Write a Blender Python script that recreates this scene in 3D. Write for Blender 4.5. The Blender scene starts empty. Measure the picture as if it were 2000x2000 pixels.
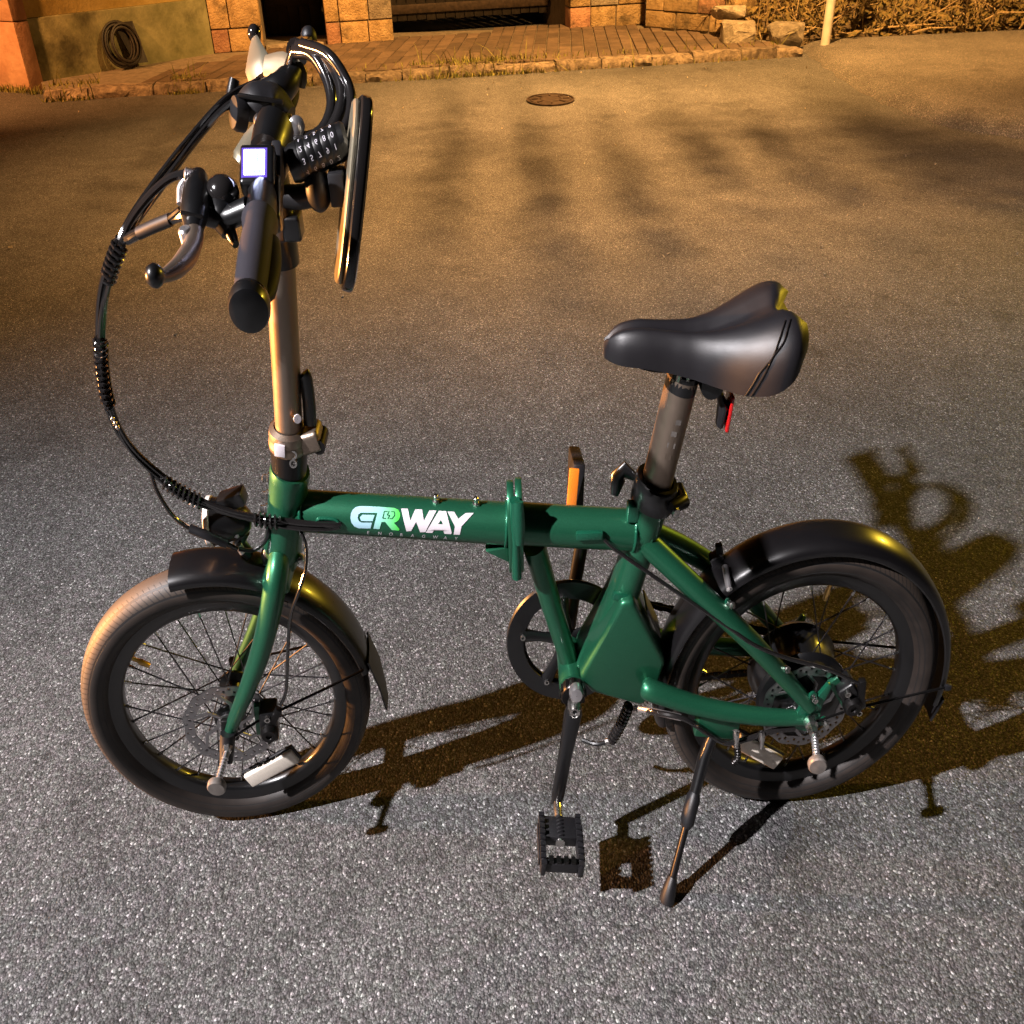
import bpy, bmesh, math, random
from mathutils import Vector, Matrix, Quaternion
from math import sin, cos, pi, radians, atan2, sqrt, asin

random.seed(11)
scene = bpy.context.scene
COL = scene.collection
# The photograph is a 4:3 frame squeezed into a square, so lengths along the
# street (x) are 0.75 of what they would be in plan: wheels, doors and letters
# are narrow in it. All x lengths below are given full size and laid out by KX.
KX = 0.7515

# ------------------------------------------------------------------ camera
cam_data = bpy.data.cameras.new('camera')
cam_data.sensor_width = 36.0
cam_data.lens = 36.0 * 1950.4 / 2000.0
cam_data.clip_start = 0.05
cam_data.clip_end = 400
cam = bpy.data.objects.new('camera', cam_data)
COL.objects.link(cam)
pitch, yaw, roll = 0.5597, 0.0037, -0.0301
fw = Vector((sin(yaw)*cos(pitch), cos(yaw)*cos(pitch), -sin(pitch)))
rt = Vector((cos(yaw), -sin(yaw), 0))
up = rt.cross(fw)
r2 = cos(roll)*rt + sin(roll)*up
u2 = -sin(roll)*rt + cos(roll)*up
m = Matrix((r2, u2, -fw)).transposed().to_4x4()
m.translation = Vector((-0.0005, -1.0984, 1.2294))
cam.matrix_world = m
scene.camera = cam

# ------------------------------------------------------------------ night sky, street lamps, added spots, exposure
world = bpy.data.worlds.new('World')
scene.world = world
world.use_nodes = True
bg = world.node_tree.nodes['Background']
bg.inputs[0].default_value = (0.62, 0.55, 0.60, 1)
bg.inputs[1].default_value = 0.004
scene.view_settings.view_transform = 'Standard'
scene.view_settings.look = 'None'
scene.view_settings.exposure = 0.25
scene.view_settings.gamma = 1.0

def lamp(name, loc, color, watts, size=0.06, spot=None, target=None, blend=0.6):
    d = bpy.data.lights.new(name, 'SPOT' if spot else 'POINT')
    d.energy = watts
    d.color = color
    d.shadow_soft_size = size
    o = bpy.data.objects.new(name, d)
    o.location = (loc[0]*KX, loc[1], loc[2])
    if spot:
        d.spot_size = radians(spot)
        d.spot_blend = blend
        t = Vector((target[0]*KX, target[1], target[2])) - o.location
        o.rotation_euler = t.to_track_quat('-Z', 'Y').to_euler()
    COL.objects.link(o)
    return o

lamp('street_lamp_light', (-3.8, -1.8, 3.45), (1.0, 0.95, 0.97), 2200, 0.04, 86, (0.6, -0.75, 0.0), 1.0)
lamp('sodium_lamp_light', (2.0, 6.0, 4.4), (1.0, 0.50, 0.14), 3000, 0.10, 108, (1.8, 9.2, 0.2), 0.75)
lamp('sodium_lamp_light_over_street', (0.7, 5.2, 5.2), (1.0, 0.49, 0.15), 5000, 0.038, 69, (0.25, 4.55, 0.0), 1.0)
lamp('sodium_lamp_light_beside_house', (-8.6, 0.35, 0.52), (1.0, 0.42, 0.12), 8600, 0.12, 27, (-0.1, 0.1, 1.22), 1.0)
lamp('sodium_lamp_light_beside_garden', (7.6, 5.0, 1.9), (1.0, 0.66, 0.05), 460, 0.10, 50, (0.7, 0.2, 0.6), 0.8)
lamp('added_spot_on_pilaster', (-6.4, 4.4, 3.0), (1.0, 0.40, 0.11), 1400, 0.10, 62, (-4.8, 7.5, 0.4), 0.8)  # unseen spot added to brighten the corner pilaster
lamp('added_spot_on_apron', (7.2, 7.6, 3.4), (1.0, 0.46, 0.12), 700, 0.10, 70, (4.9, 6.2, 0.0), 0.9)  # unseen spot added to light the apron and leave its edge slope dark

# ------------------------------------------------------------------ helpers
V = Vector
LEAN = 0.0861
WB = 1.0715
RW = 0.257
def W(p):                                   # street metres -> scene
    return V((p[0]*KX, p[1], p[2]))
def B(p):                                   # bicycle's own frame, leaning on its stand
    c, s = cos(LEAN), sin(LEAN)
    return V((p[0]*KX, p[1]*c - p[2]*s, p[1]*s + p[2]*c))
HA = radians(72)
STEER = 0.1423
_ax = V((cos(HA), 0, sin(HA)))
_rk = V((0.04*sin(HA), 0, -0.04*cos(HA)))
_q = Quaternion(_ax, STEER)
def FS(p):                                  # front wheel frame (origin at axle) -> bicycle frame
    return _q @ (V(p) - _rk) + _rk + V((-WB/2, 0, RW))
def F(p): return B(FS(p))
def RS(p): return V(p) + V((WB/2, 0, RW))
def Rr(p): return B(RS(p))

class MB:
    def __init__(s): s.v=[]; s.f=[]; s.uv={}
    def add(s, vs, fs):
        o=len(s.v); s.v += [V(a) for a in vs]; s.f += [tuple(i+o for i in f) for f in fs]; return o
    def tube(s, pts, r, n=10, caps=True, flat=1.0, flat_dir=None):
        pts=[V(a) for a in pts]; N=len(pts)
        if not isinstance(r,(list,tuple)): r=[r]*N
        ts=[]
        for i in range(N):
            a=pts[max(0,i-1)]; b=pts[min(N-1,i+1)]
            t=(b-a); t = t.normalized() if t.length>1e-9 else V((0,0,1)); ts.append(t)
        nrm = V(flat_dir) if flat_dir else (V((0,1,0)) if abs(ts[0].y)<0.9 else V((1,0,0)))
        nrm = (nrm - ts[0]*nrm.dot(ts[0])).normalized()
        vs=[]
        for i in range(N):
            nrm = (nrm - ts[i]*nrm.dot(ts[i])).normalized()
            bn = ts[i].cross(nrm)
            for k in range(n):
                a=2*pi*k/n
                vs.append(pts[i] + nrm*(cos(a)*r[i]*flat) + bn*(sin(a)*r[i]))
        fs=[]
        for i in range(N-1):
            for k in range(n):
                k2=(k+1)%n
                fs.append((i*n+k, i*n+k2, (i+1)*n+k2, (i+1)*n+k))
        if caps:
            fs.append(tuple(range(n))[::-1]); fs.append(tuple((N-1)*n+k for k in range(n)))
        s.add(vs,fs); return s
    def lathe(s, o, axis, prof, n=24, closed=False, cap0=False, cap1=False, ang=(0,2*pi), ref=None, uv=False):
        o=V(o); ax=V(axis).normalized()
        rf = V(ref) if ref else (V((1,0,0)) if abs(ax.x)<0.9 else V((0,0,1)))
        rf=(rf-ax*rf.dot(ax)).normalized(); bn=ax.cross(rf)
        full = abs(ang[1]-ang[0]-2*pi)<1e-6
        steps = n if full else n+1
        P=len(prof); vs=[]
        for i in range(steps):
            a=ang[0]+(ang[1]-ang[0])*i/n
            d=rf*cos(a)+bn*sin(a)
            for r,h in prof: vs.append(o+d*r+ax*h)
        fs=[]; base=len(s.v); fb=len(s.f)
        rng = range(n)
        for i in rng:
            i2=(i+1)%steps
            for j in range(P if closed else P-1):
                j2=(j+1)%P
                fs.append((i*P+j, i*P+j2, i2*P+j2, i2*P+j))
                if uv: s.uv[fb+len(fs)-1]=[(i/n,j/(P-1)),(i/n,(j+1)/(P-1)),((i+1)/n,(j+1)/(P-1)),((i+1)/n,j/(P-1))]
        if full and cap0: fs.append(tuple(i*P for i in range(steps)))
        if full and cap1: fs.append(tuple(i*P+P-1 for i in range(steps))[::-1])
        s.add(vs,fs); return s
    def box(s, c, hx, hy, hz, rot=None):
        c=V(c); R=rot if rot else Matrix.Identity(3)
        vs=[c+R@V((x*hx,y*hy,z*hz)) for x in (-1,1) for y in (-1,1) for z in (-1,1)]
        s.add(vs,[(0,1,3,2),(4,6,7,5),(0,4,5,1),(2,3,7,6),(0,2,6,4),(1,5,7,3)]); return s
    def prism(s, poly, y0, y1):              # poly in (x,z), extruded sideways
        n=len(poly)
        vs=[V((a,y0,b)) for a,b in poly]+[V((a,y1,b)) for a,b in poly]
        fs=[tuple(range(n)), tuple(range(2*n-1,n-1,-1))]+[(i,n+i,n+(i+1)%n,(i+1)%n) for i in range(n)]
        s.add(vs,fs); return s
    def ball(s, c, r, sx=1, sy=1, sz=1, nu=12, nv=8):
        c=V(c); vs=[]; 
        for j in range(1,nv):
            t=pi*j/nv
            for i in range(nu):
                a=2*pi*i/nu
                vs.append(c+V((r*sx*sin(t)*cos(a), r*sy*sin(t)*sin(a), r*sz*cos(t))))
        vs += [c+V((0,0,r*sz)), c-V((0,0,r*sz))]
        T=len(vs)-2; fs=[]
        for j in range(nv-2):
            for i in range(nu):
                i2=(i+1)%nu
                fs.append((j*nu+i,(j+1)*nu+i,(j+1)*nu+i2,j*nu+i2))
        for i in range(nu):
            fs.append((T,i,(i+1)%nu)); fs.append((T+1,(nv-2)*nu+(i+1)%nu,(nv-2)*nu+i))
        s.add(vs,fs); return s
    def build(s, name, mat, parent=None, mp=B, bevel=0, seg=2, sharp=40, kind=None, label=None, bev_ang=30, normals=True):
        me=bpy.data.meshes.new(name)
        me.from_pydata([tuple(a) for a in s.v], [], s.f)
        bm=bmesh.new(); bm.from_mesh(me)
        if normals: bmesh.ops.recalc_face_normals(bm, faces=bm.faces)
        if bevel:
            es=[e for e in bm.edges if len(e.link_faces)==2 and e.calc_face_angle(0)>radians(bev_ang)]
            bmesh.ops.bevel(bm, geom=es, offset=bevel, segments=seg, profile=0.6, affect='EDGES', clamp_overlap=True)
        if s.uv and not bevel:
            ul=bm.loops.layers.uv.new('UVMap'); bm.faces.ensure_lookup_table()
            idx={v.index:v for v in bm.verts}
            for fi,uvs in s.uv.items():
                f=bm.faces[fi]; orig=s.f[fi]; mpuv={orig[k]:uvs[k] for k in range(4)}
                for l in f.loops: l[ul].uv=mpuv[l.vert.index]
        if mp:
            for v in bm.verts: v.co=mp(v.co)
        bm.to_mesh(me); bm.free()
        for pgn in me.polygons: pgn.use_smooth=True
        me.set_sharp_from_angle(angle=radians(sharp))
        if mat is not None: me.materials.append(mat)
        o=bpy.data.objects.new(name, me); COL.objects.link(o)
        if parent: o.parent=parent
        if kind: o['kind']=kind
        if label: o['label']=label
        return o

def smooth(pts, k=6):                         # catmull-rom through the points
    P=[V(a) for a in pts]; P=[2*P[0]-P[1]]+P+[2*P[-1]-P[-2]]; out=[]
    for i in range(1,len(P)-2):
        for j in range(k):
            t=j/k
            a,b,c,d=P[i-1],P[i],P[i+1],P[i+2]
            out.append(0.5*((2*b)+(c-a)*t+(2*a-5*b+4*c-d)*t*t+(3*b-a-3*c+d)*t**3))
    out.append(P[-2]); return out
def interp(xs, ys, x):
    if x<=xs[0]: return ys[0]
    for i in range(len(xs)-1):
        if x<=xs[i+1]:
            t=(x-xs[i])/(xs[i+1]-xs[i]); return ys[i]+(ys[i+1]-ys[i])*t
    return ys[-1]
def tag(o, label, cat, group=None, kind=None):
    o['label']=label
    if cat: o['category']=cat
    if group: o['group']=group
    if kind: o['kind']=kind
    return o
def empty(name, loc=(0,0,0)):
    o=bpy.data.objects.new(name,None); o.location=loc; COL.objects.link(o); o.empty_display_size=0.2; return o

# ------------------------------------------------------------------ materials
def mat(name, col, rough=0.5, metal=0.0, coat=0.0, var=0.0, vscale=40.0, bump=0.0, bscale=200.0, spec=0.5, emis=None, rvar=0.0, col2=None, turned=False):
    m=bpy.data.materials.new(name); m.use_nodes=True
    nt=m.node_tree; b=nt.nodes['Principled BSDF']
    b.inputs['Base Color'].default_value=(*col,1)
    b.inputs['Roughness'].default_value=rough
    b.inputs['Metallic'].default_value=metal
    b.inputs['Coat Weight'].default_value=coat
    b.inputs['Coat Roughness'].default_value=0.12
    b.inputs['Specular IOR Level'].default_value=spec
    tc=nt.nodes.new('ShaderNodeTexCoord'); mp=nt.nodes.new('ShaderNodeMapping')
    mp.inputs['Scale'].default_value=(1/KX,1,1)
    nt.links.new(tc.outputs['Object'], mp.inputs['Vector'])
    if var or col2 or rvar:
        n=nt.nodes.new('ShaderNodeTexNoise'); n.inputs['Scale'].default_value=vscale; n.inputs['Detail'].default_value=6
        nt.links.new(mp.outputs[0], n.inputs['Vector'])
        r=nt.nodes.new('ShaderNodeValToRGB')
        c2 = col2 if col2 else tuple(c*(1+var) for c in col)
        c1 = col if col2 else tuple(c*(1-var) for c in col)
        r.color_ramp.elements[0].position=0.35; r.color_ramp.elements[1].position=0.68
        r.color_ramp.elements[0].color=(*c1,1); r.color_ramp.elements[1].color=(*c2,1)
        nt.links.new(n.outputs[0], r.inputs[0]); nt.links.new(r.outputs[0], b.inputs['Base Color'])
        if rvar:
            mr=nt.nodes.new('ShaderNodeMapRange'); mr.inputs[3].default_value=max(0.02,rough-rvar); mr.inputs[4].default_value=min(1,rough+rvar)
            nt.links.new(n.outputs[0], mr.inputs[0]); nt.links.new(mr.outputs[0], b.inputs['Roughness'])
    if bump:
        n=nt.nodes.new('ShaderNodeTexNoise'); n.inputs['Scale'].default_value=bscale; n.inputs['Detail'].default_value=4
        if turned:                           # fine turning marks run round the tube
            m2=nt.nodes.new('ShaderNodeMapping'); m2.inputs['Scale'].default_value=(0.02,0.02,1.6); nt.links.new(tc.outputs['Object'],m2.inputs[0]); nt.links.new(m2.outputs[0],n.inputs['Vector'])
        else: nt.links.new(mp.outputs[0], n.inputs['Vector'])
        bp=nt.nodes.new('ShaderNodeBump'); bp.inputs['Strength'].default_value=bump; bp.inputs['Distance'].default_value=0.4/bscale
        nt.links.new(n.outputs[0], bp.inputs['Height']); nt.links.new(bp.outputs[0], b.inputs['Normal'])
    if emis:
        b.inputs['Emission Color'].default_value=(*emis[0],1); b.inputs['Emission Strength'].default_value=emis[1]
    return m

GREEN = mat('green_metallic_paint',(0.016,0.118,0.060),0.42,0.65,0.5,var=0.10,vscale=600,rvar=0.05)
GREENW= mat('green_weld_paint',(0.010,0.115,0.062),0.32,0.5,0.5,bump=0.5,bscale=260)
BLACK = mat('black_satin_paint',(0.004,0.004,0.0045),0.34,0.0,0.3,rvar=0.08,vscale=30)
BLKMET= mat('black_anodised_metal',(0.030,0.028,0.028),0.33,0.85,0.0,rvar=0.08,vscale=60)
MATTE = mat('black_matte_plastic',(0.007,0.0065,0.008),0.50,0,0,var=0.15,bump=0.15,bscale=900)
FENDER= mat('black_fender_plastic',(0.0045,0.004,0.0045),0.32,0,0.25,rvar=0.10,vscale=14)
GLOSS = mat('black_glossy_vinyl',(0.010,0.009,0.009),0.14,0,0.5)
GRIP  = mat('dark_grey_rubber_grip',(0.022,0.020,0.025),0.62,spec=0.2,bump=0.25,bscale=1500)
SADDLE= mat('black_saddle_leather',(0.0075,0.0065,0.008),0.48,0,0.0,bump=0.35,bscale=1300,rvar=0.06,vscale=50)
STEEL = mat('brushed_steel',(0.62,0.60,0.58),0.28,1.0,rvar=0.1,vscale=90)
DISC  = mat('steel_rotor',(0.34,0.33,0.34),0.38,1.0,rvar=0.1,vscale=120)
SPOKE = mat('black_spoke_steel',(0.07,0.065,0.07),0.3,0.9)
POST  = mat('bronze_grey_anodised_post',(0.30,0.235,0.185),0.44,0.95,rvar=0.05,vscale=80)
ALLOY = mat('silver_alloy',(0.60,0.57,0.58),0.32,0.9,rvar=0.1,vscale=80)
BRASS = mat('brass_valve',(0.70,0.42,0.14),0.3,1.0)
REFL  = mat('white_reflector_plastic',(0.80,0.72,0.62),0.35,0,0.3,var=0.06,vscale=300)
AMBER = mat('amber_reflector_plastic',(0.85,0.22,0.02),0.25,0,0.4,bump=0.3,bscale=700)
RED   = mat('red_reflector_plastic',(0.42,0.008,0.008),0.22,0,0.5,bump=0.3,bscale=700)
WHITE = mat('white_decal_print',(0.60,0.55,0.585),0.45)
MAGNET= mat('grey_magnet_disc',(0.17,0.15,0.135),0.45,0.3,var=0.15,vscale=80)
LENS  = mat('clear_lens_plastic',(0.75,0.70,0.66),0.12,0,0.6)
SCREEN= mat('lit_display_screen',(0.6,0.62,0.8),0.2,0,0,emis=((0.62,0.68,1.0),14.0))
HALO = mat('bloom_halo_glow',(0.01,0.008,0.03),0.3,emis=((0.22,0.12,0.95),0.7))  # violet emission imitates lens bloom, not a lit part
SCRDK = mat('display_digit_ink',(0.10,0.12,0.30),0.4,emis=((0.3,0.42,0.9),1.6))
YELLOW= mat('pale_alloy_lever',(0.23,0.20,0.14),0.40,0.6,rvar=0.08,vscale=60)
DIGITP= mat('faded_white_digit_paint',(0.42,0.40,0.44),0.5)
MIRROR= mat('mirror_glass',(0.7,0.7,0.7),0.05,1.0)

def tyre_material():
    m=bpy.data.materials.new('black_tyre_rubber'); m.use_nodes=True
    nt=m.node_tree; L=nt.links; b=nt.nodes['Principled BSDF']
    b.inputs['Roughness'].default_value=0.58
    uv=nt.nodes.new('ShaderNodeUVMap'); 
    sep=nt.nodes.new('ShaderNodeSeparateXYZ'); L.new(uv.outputs[0],sep.inputs[0])
    # v runs across the tyre: 0 and 1 at the rim, 0.5 at the crown
    def math_(op,a,bv=None,c=None):
        n=nt.nodes.new('ShaderNodeMath'); n.operation=op
        for i,x in enumerate((a,bv,c)):
            if x is None: continue
            if isinstance(x,(int,float)): n.inputs[i].default_value=x
            else: L.new(x,n.inputs[i])
        return n.outputs[0]
    u,v=sep.outputs[0],sep.outputs[1]
    d=math_('ABSOLUTE',math_('SUBTRACT',v,0.5))            # 0 crown .. 0.5 rim
    sl=math_('ADD',math_('MULTIPLY',u,150.0),math_('MULTIPLY',d,9.0))
    fr=math_('FRACT',sl)
    cross=math_('LESS_THAN',fr,0.16)
    tread=math_('LESS_THAN',d,0.235)
    ring=math_('LESS_THAN',math_('ABSOLUTE',math_('SUBTRACT',d,0.115)),0.012)
    ring2=math_('MAXIMUM',math_('LESS_THAN',math_('ABSOLUTE',math_('SUBTRACT',d,0.235)),0.010),math_('MAXIMUM',math_('LESS_THAN',math_('ABSOLUTE',math_('SUBTRACT',d,0.345)),0.006),math_('LESS_THAN',math_('ABSOLUTE',math_('SUBTRACT',d,0.41)),0.006)))
    notc=math_('GREATER_THAN',d,0.06)
    g=math_('MAXIMUM',math_('MULTIPLY',math_('MULTIPLY',cross,tread),notc),math_('MAXIMUM',ring,ring2))
    inv=math_('SUBTRACT',1.0,g)
    tc=nt.nodes.new('ShaderNodeTexCoord')
    n=nt.nodes.new('ShaderNodeTexNoise'); n.inputs['Scale'].default_value=35; n.inputs['Detail'].default_value=6; L.new(tc.outputs['Object'],n.inputs['Vector'])
    r=nt.nodes.new('ShaderNodeValToRGB'); r.color_ramp.elements[0].color=(0.009,0.0065,0.0055,1); r.color_ramp.elements[1].color=(0.026,0.018,0.014,1)
    r.color_ramp.elements[0].position=0.3; r.color_ramp.elements[1].position=0.75
    L.new(n.outputs[0],r.inputs[0])
    mx=nt.nodes.new('ShaderNodeMix'); mx.data_type='RGBA'; mx.inputs[7].default_value=(0.008,0.007,0.007,1)
    dm=nt.nodes.new('ShaderNodeMix'); dm.data_type='RGBA'; dm.inputs[7].default_value=(0.062,0.045,0.034,1); L.new(r.outputs[0],dm.inputs[6])
    dn=nt.nodes.new('ShaderNodeMapRange'); dn.inputs[1].default_value=0.30; dn.inputs[2].default_value=0.15; dn.inputs[3].default_value=0.0; dn.inputs[4].default_value=0.85; L.new(d,dn.inputs[0]); L.new(dn.outputs[0],dm.inputs[0])
    L.new(dm.outputs[2],mx.inputs[6]); L.new(g,mx.inputs[0]); L.new(mx.outputs[2],b.inputs['Base Color'])
    bp=nt.nodes.new('ShaderNodeBump'); bp.inputs['Strength'].default_value=0.9; bp.inputs['Distance'].default_value=0.002
    L.new(inv,bp.inputs['Height']); L.new(bp.outputs[0],b.inputs['Normal'])
    return m
TYRE=tyre_material()

def asphalt_material(name, tone=1.0, warm=(1.0,1.0,1.0)):
    m=bpy.data.materials.new(name); m.use_nodes=True
    nt=m.node_tree; L=nt.links; b=nt.nodes['Principled BSDF']
    tc=nt.nodes.new('ShaderNodeTexCoord'); mp=nt.nodes.new('ShaderNodeMapping')
    mp.inputs['Scale'].default_value=(1/KX,1,1); L.new(tc.outputs['Object'],mp.inputs[0])
    def vor(sc,feat='F1'):
        v=nt.nodes.new('ShaderNodeTexVoronoi'); v.feature=feat; v.inputs['Scale'].default_value=sc; L.new(mp.outputs[0],v.inputs['Vector']); return v
    def noise(sc,det=5,ro=0.6):
        n=nt.nodes.new('ShaderNodeTexNoise'); n.inputs['Scale'].default_value=sc; n.inputs['Detail'].default_value=det; n.inputs['Roughness'].default_value=ro; L.new(mp.outputs[0],n.inputs['Vector']); return n
    def ramp(inp,els):
        r=nt.nodes.new('ShaderNodeValToRGB'); r.color_ramp.interpolation='LINEAR'
        while len(r.color_ramp.elements)<len(els): r.color_ramp.elements.new(0.5)
        for e,(p,c) in zip(r.color_ramp.elements,els): e.position=p; e.color=(*c,1) if len(c)==3 else c
        L.new(inp,r.inputs[0]); return r.outputs[0]
    def mul(a,bb):
        n=nt.nodes.new('ShaderNodeMix'); n.data_type='RGBA'; n.blend_type='MULTIPLY'; n.inputs[0].default_value=1
        L.new(a,n.inputs[6]); L.new(bb,n.inputs[7]); return n.outputs[2]
    v1=vor(250); v2=vor(560)
    s1=nt.nodes.new('ShaderNodeSeparateColor'); L.new(v1.outputs['Color'],s1.inputs[0])
    s2=nt.nodes.new('ShaderNodeSeparateColor'); L.new(v2.outputs['Color'],s2.inputs[0])
    g=lambda x:(x*tone*warm[0],x*tone*warm[1],x*tone*warm[2])
    big=ramp(s1.outputs[0],[(0.0,g(0.045)),(0.45,g(0.080)),(0.80,g(0.13)),(0.94,g(0.165)),(0.98,g(0.30)),(1.0,g(0.40))])
    fine=ramp(s2.outputs[1],[(0.0,(0.55,)*3),(0.5,(0.95,)*3),(0.92,(1.35,)*3),(1.0,(2.0,)*3)])
    gap=ramp(v1.outputs['Distance'],[(0.0,(1.15,)*3),(0.55,(1.0,)*3),(0.85,(0.5,)*3)])
    blot=ramp(noise(0.9,7,0.7).outputs[0],[(0.28,(0.66,)*3),(0.72,(1.25,)*3)])
    stain=ramp(noise(2.6,3,0.5).outputs[0],[(0.62,(1.0,)*3),(0.74,(0.62,)*3)])
    blot2=ramp(noise(9,5,0.6).outputs[0],[(0.3,(0.86,)*3),(0.7,(1.12,)*3)])
    tint=ramp(noise(60,2).outputs[0],[(0.35,(1.05,0.97,1.02)),(0.65,(0.97,1.02,0.97))])
    c=mul(mul(mul(mul(mul(mul(big,fine),gap),blot),blot2),tint),stain)
    L.new(c,b.inputs['Base Color'])
    rr=ramp(s1.outputs[2],[(0.0,(0.45,)*3),(0.3,(0.75,)*3),(1.0,(0.9,)*3)]); L.new(rr,b.inputs['Roughness'])
    b.inputs['Specular IOR Level'].default_value=0.28
    bp=nt.nodes.new('ShaderNodeBump'); bp.inputs['Strength'].default_value=0.75; bp.inputs['Distance'].default_value=0.0022; bp.invert=True
    L.new(v1.outputs['Distance'],bp.inputs['Height'])
    bp2=nt.nodes.new('ShaderNodeBump'); bp2.inputs['Strength'].default_value=0.5; bp2.inputs['Distance'].default_value=0.0009; bp2.invert=True
    L.new(v2.outputs['Distance'],bp2.inputs['Height']); L.new(bp.outputs[0],bp2.inputs['Normal']); L.new(bp2.outputs[0],b.inputs['Normal'])
    return m
ASPHALT=asphalt_material('worn_asphalt')
ASPHALT2=asphalt_material('sandy_apron_asphalt',1.35,(1.08,1.0,0.9))

def stone_material(name, c1, c2, scale=6.0, dirt=(0.06,0.055,0.035), dirt_amt=0.55, bump=0.6):
    m=bpy.data.materials.new(name); m.use_nodes=True
    nt=m.node_tree; L=nt.links; b=nt.nodes['Principled BSDF']; b.inputs['Roughness'].default_value=0.85
    tc=nt.nodes.new('ShaderNodeTexCoord'); 
    geo=nt.nodes.new('ShaderNodeNewGeometry')
    def noise(sc,det=6):
        n=nt.nodes.new('ShaderNodeTexNoise'); n.inputs['Scale'].default_value=sc; n.inputs['Detail'].default_value=det; n.inputs['Roughness'].default_value=0.65; L.new(geo.outputs['Position'],n.inputs['Vector']); return n.outputs[0]
    oi=nt.nodes.new('ShaderNodeObjectInfo')
    r=nt.nodes.new('ShaderNodeValToRGB'); r.color_ramp.elements[0].color=(*c1,1); r.color_ramp.elements[1].color=(*c2,1)
    r.color_ramp.elements[0].position=0.32; r.color_ramp.elements[1].position=0.68
    L.new(noise(scale),r.inputs[0])
    hs=nt.nodes.new('ShaderNodeHueSaturation'); L.new(r.outputs[0],hs.inputs['Color'])
    mr=nt.nodes.new('ShaderNodeMapRange'); mr.inputs[3].default_value=0.72; mr.inputs[4].default_value=1.25; L.new(oi.outputs['Random'],mr.inputs[0]); L.new(mr.outputs[0],hs.inputs['Value'])
    r2_=nt.nodes.new('ShaderNodeValToRGB'); r2_.color_ramp.elements[0].position=0.52; r2_.color_ramp.elements[1].position=0.66
    L.new(noise(scale*0.55,8),r2_.inputs[0])
    mm=nt.nodes.new('ShaderNodeMath'); mm.operation='MULTIPLY'; mm.inputs[1].default_value=dirt_amt; L.new(r2_.outputs[0],mm.inputs[0])
    mx=nt.nodes.new('ShaderNodeMix'); mx.data_type='RGBA'; L.new(mm.outputs[0],mx.inputs[0]); L.new(hs.outputs[0],mx.inputs[6]); mx.inputs[7].default_value=(*dirt,1)
    L.new(mx.outputs[2],b.inputs['Base Color'])
    bp=nt.nodes.new('ShaderNodeBump'); bp.inputs['Strength'].default_value=bump; bp.inputs['Distance'].default_value=0.02
    L.new(noise(scale*5,8),bp.inputs['Height']); L.new(bp.outputs[0],b.inputs['Normal'])
    return m
OCHRE = stone_material('ochre_facing_stone',(0.30,0.20,0.09),(0.56,0.40,0.21),11,(0.07,0.055,0.03),0.75,1.0)
PINKST= stone_material('pinkish_facing_stone',(0.30,0.15,0.10),(0.52,0.30,0.19),11,(0.07,0.05,0.03),0.7,1.0)
PALEST= stone_material('pale_rough_stone',(0.26,0.22,0.17),(0.55,0.48,0.38),16,(0.07,0.06,0.04),0.7,1.0)
TILE  = stone_material('brown_concrete_tile',(0.09,0.062,0.042),(0.16,0.11,0.075),7,(0.05,0.04,0.03),0.5)
KERB  = stone_material('worn_kerb_concrete',(0.10,0.075,0.055),(0.42,0.33,0.24),22,(0.07,0.05,0.035),0.8,1.0)
PLAST = stone_material('damp_greenish_plaster',(0.11,0.115,0.05),(0.30,0.29,0.16),3.2,(0.045,0.042,0.018),0.85,0.35)
PLASTY= stone_material('ochre_painted_plaster',(0.40,0.28,0.07),(0.58,0.43,0.15),4,(0.16,0.12,0.04),0.5,0.3)
PILAST= stone_material('salmon_pilaster_plaster',(0.46,0.24,0.14),(0.66,0.40,0.25),5,(0.18,0.10,0.06),0.5,0.4)
MORTAR= stone_material('grey_mortar',(0.13,0.11,0.08),(0.22,0.18,0.14),20)
DOORW = mat('dark_door_wood',(0.018,0.013,0.010),0.6,var=0.4,vscale=8,bump=0.3,bscale=60)
IRON  = mat('black_gate_iron',(0.020,0.016,0.014),0.5,0.3,var=0.3,vscale=20)
CASTI = mat('rusty_cast_iron',(0.045,0.030,0.022),0.6,0.5,var=0.4,vscale=30,bump=0.4,bscale=120)
SOIL  = stone_material('dark_garden_soil',(0.05,0.035,0.02),(0.12,0.085,0.045),8,(0.03,0.03,0.012),0.6,1.0)
BRUSHM= stone_material('dry_brush_stems',(0.36,0.24,0.11),(0.66,0.50,0.28),40,(0.10,0.10,0.03),0.45)
LEAFM = stone_material('dry_brush_leaves',(0.13,0.12,0.035),(0.40,0.26,0.09),30,(0.05,0.06,0.02),0.5)
WEEDM = stone_material('kerb_weeds',(0.10,0.13,0.025),(0.32,0.26,0.07),30,(0.05,0.04,0.015),0.4)
PVC   = mat('pale_painted_post',(0.78,0.76,0.70),0.45,var=0.10,vscale=14)
HOSE  = mat('black_hose_pipe',(0.020,0.017,0.015),0.5,var=0.3,vscale=40)
BARK  = mat('tree_bark',(0.10,0.07,0.045),0.9,var=0.4,vscale=20,bump=0.6,bscale=40)

# ------------------------------------------------------------------ the street
def plan_prism(mb, poly, z0, z1):
    n=len(poly)
    mb.add([V((a,b,z0)) for a,b in poly]+[V((a,b,z1)) for a,b in poly],
           [tuple(range(n))[::-1], tuple(range(n,2*n))]+[(i,(i+1)%n,n+(i+1)%n,n+i) for i in range(n)])
    return mb

rd=MB(); rd.add([(-45,-12,0),(45,-12,0),(45,60,0),(-45,60,0)],[(0,1,2,3)])
road=rd.build('road',ASPHALT,None,W,kind='structure')
road['label']='worn grey asphalt street under the bicycle'

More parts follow.
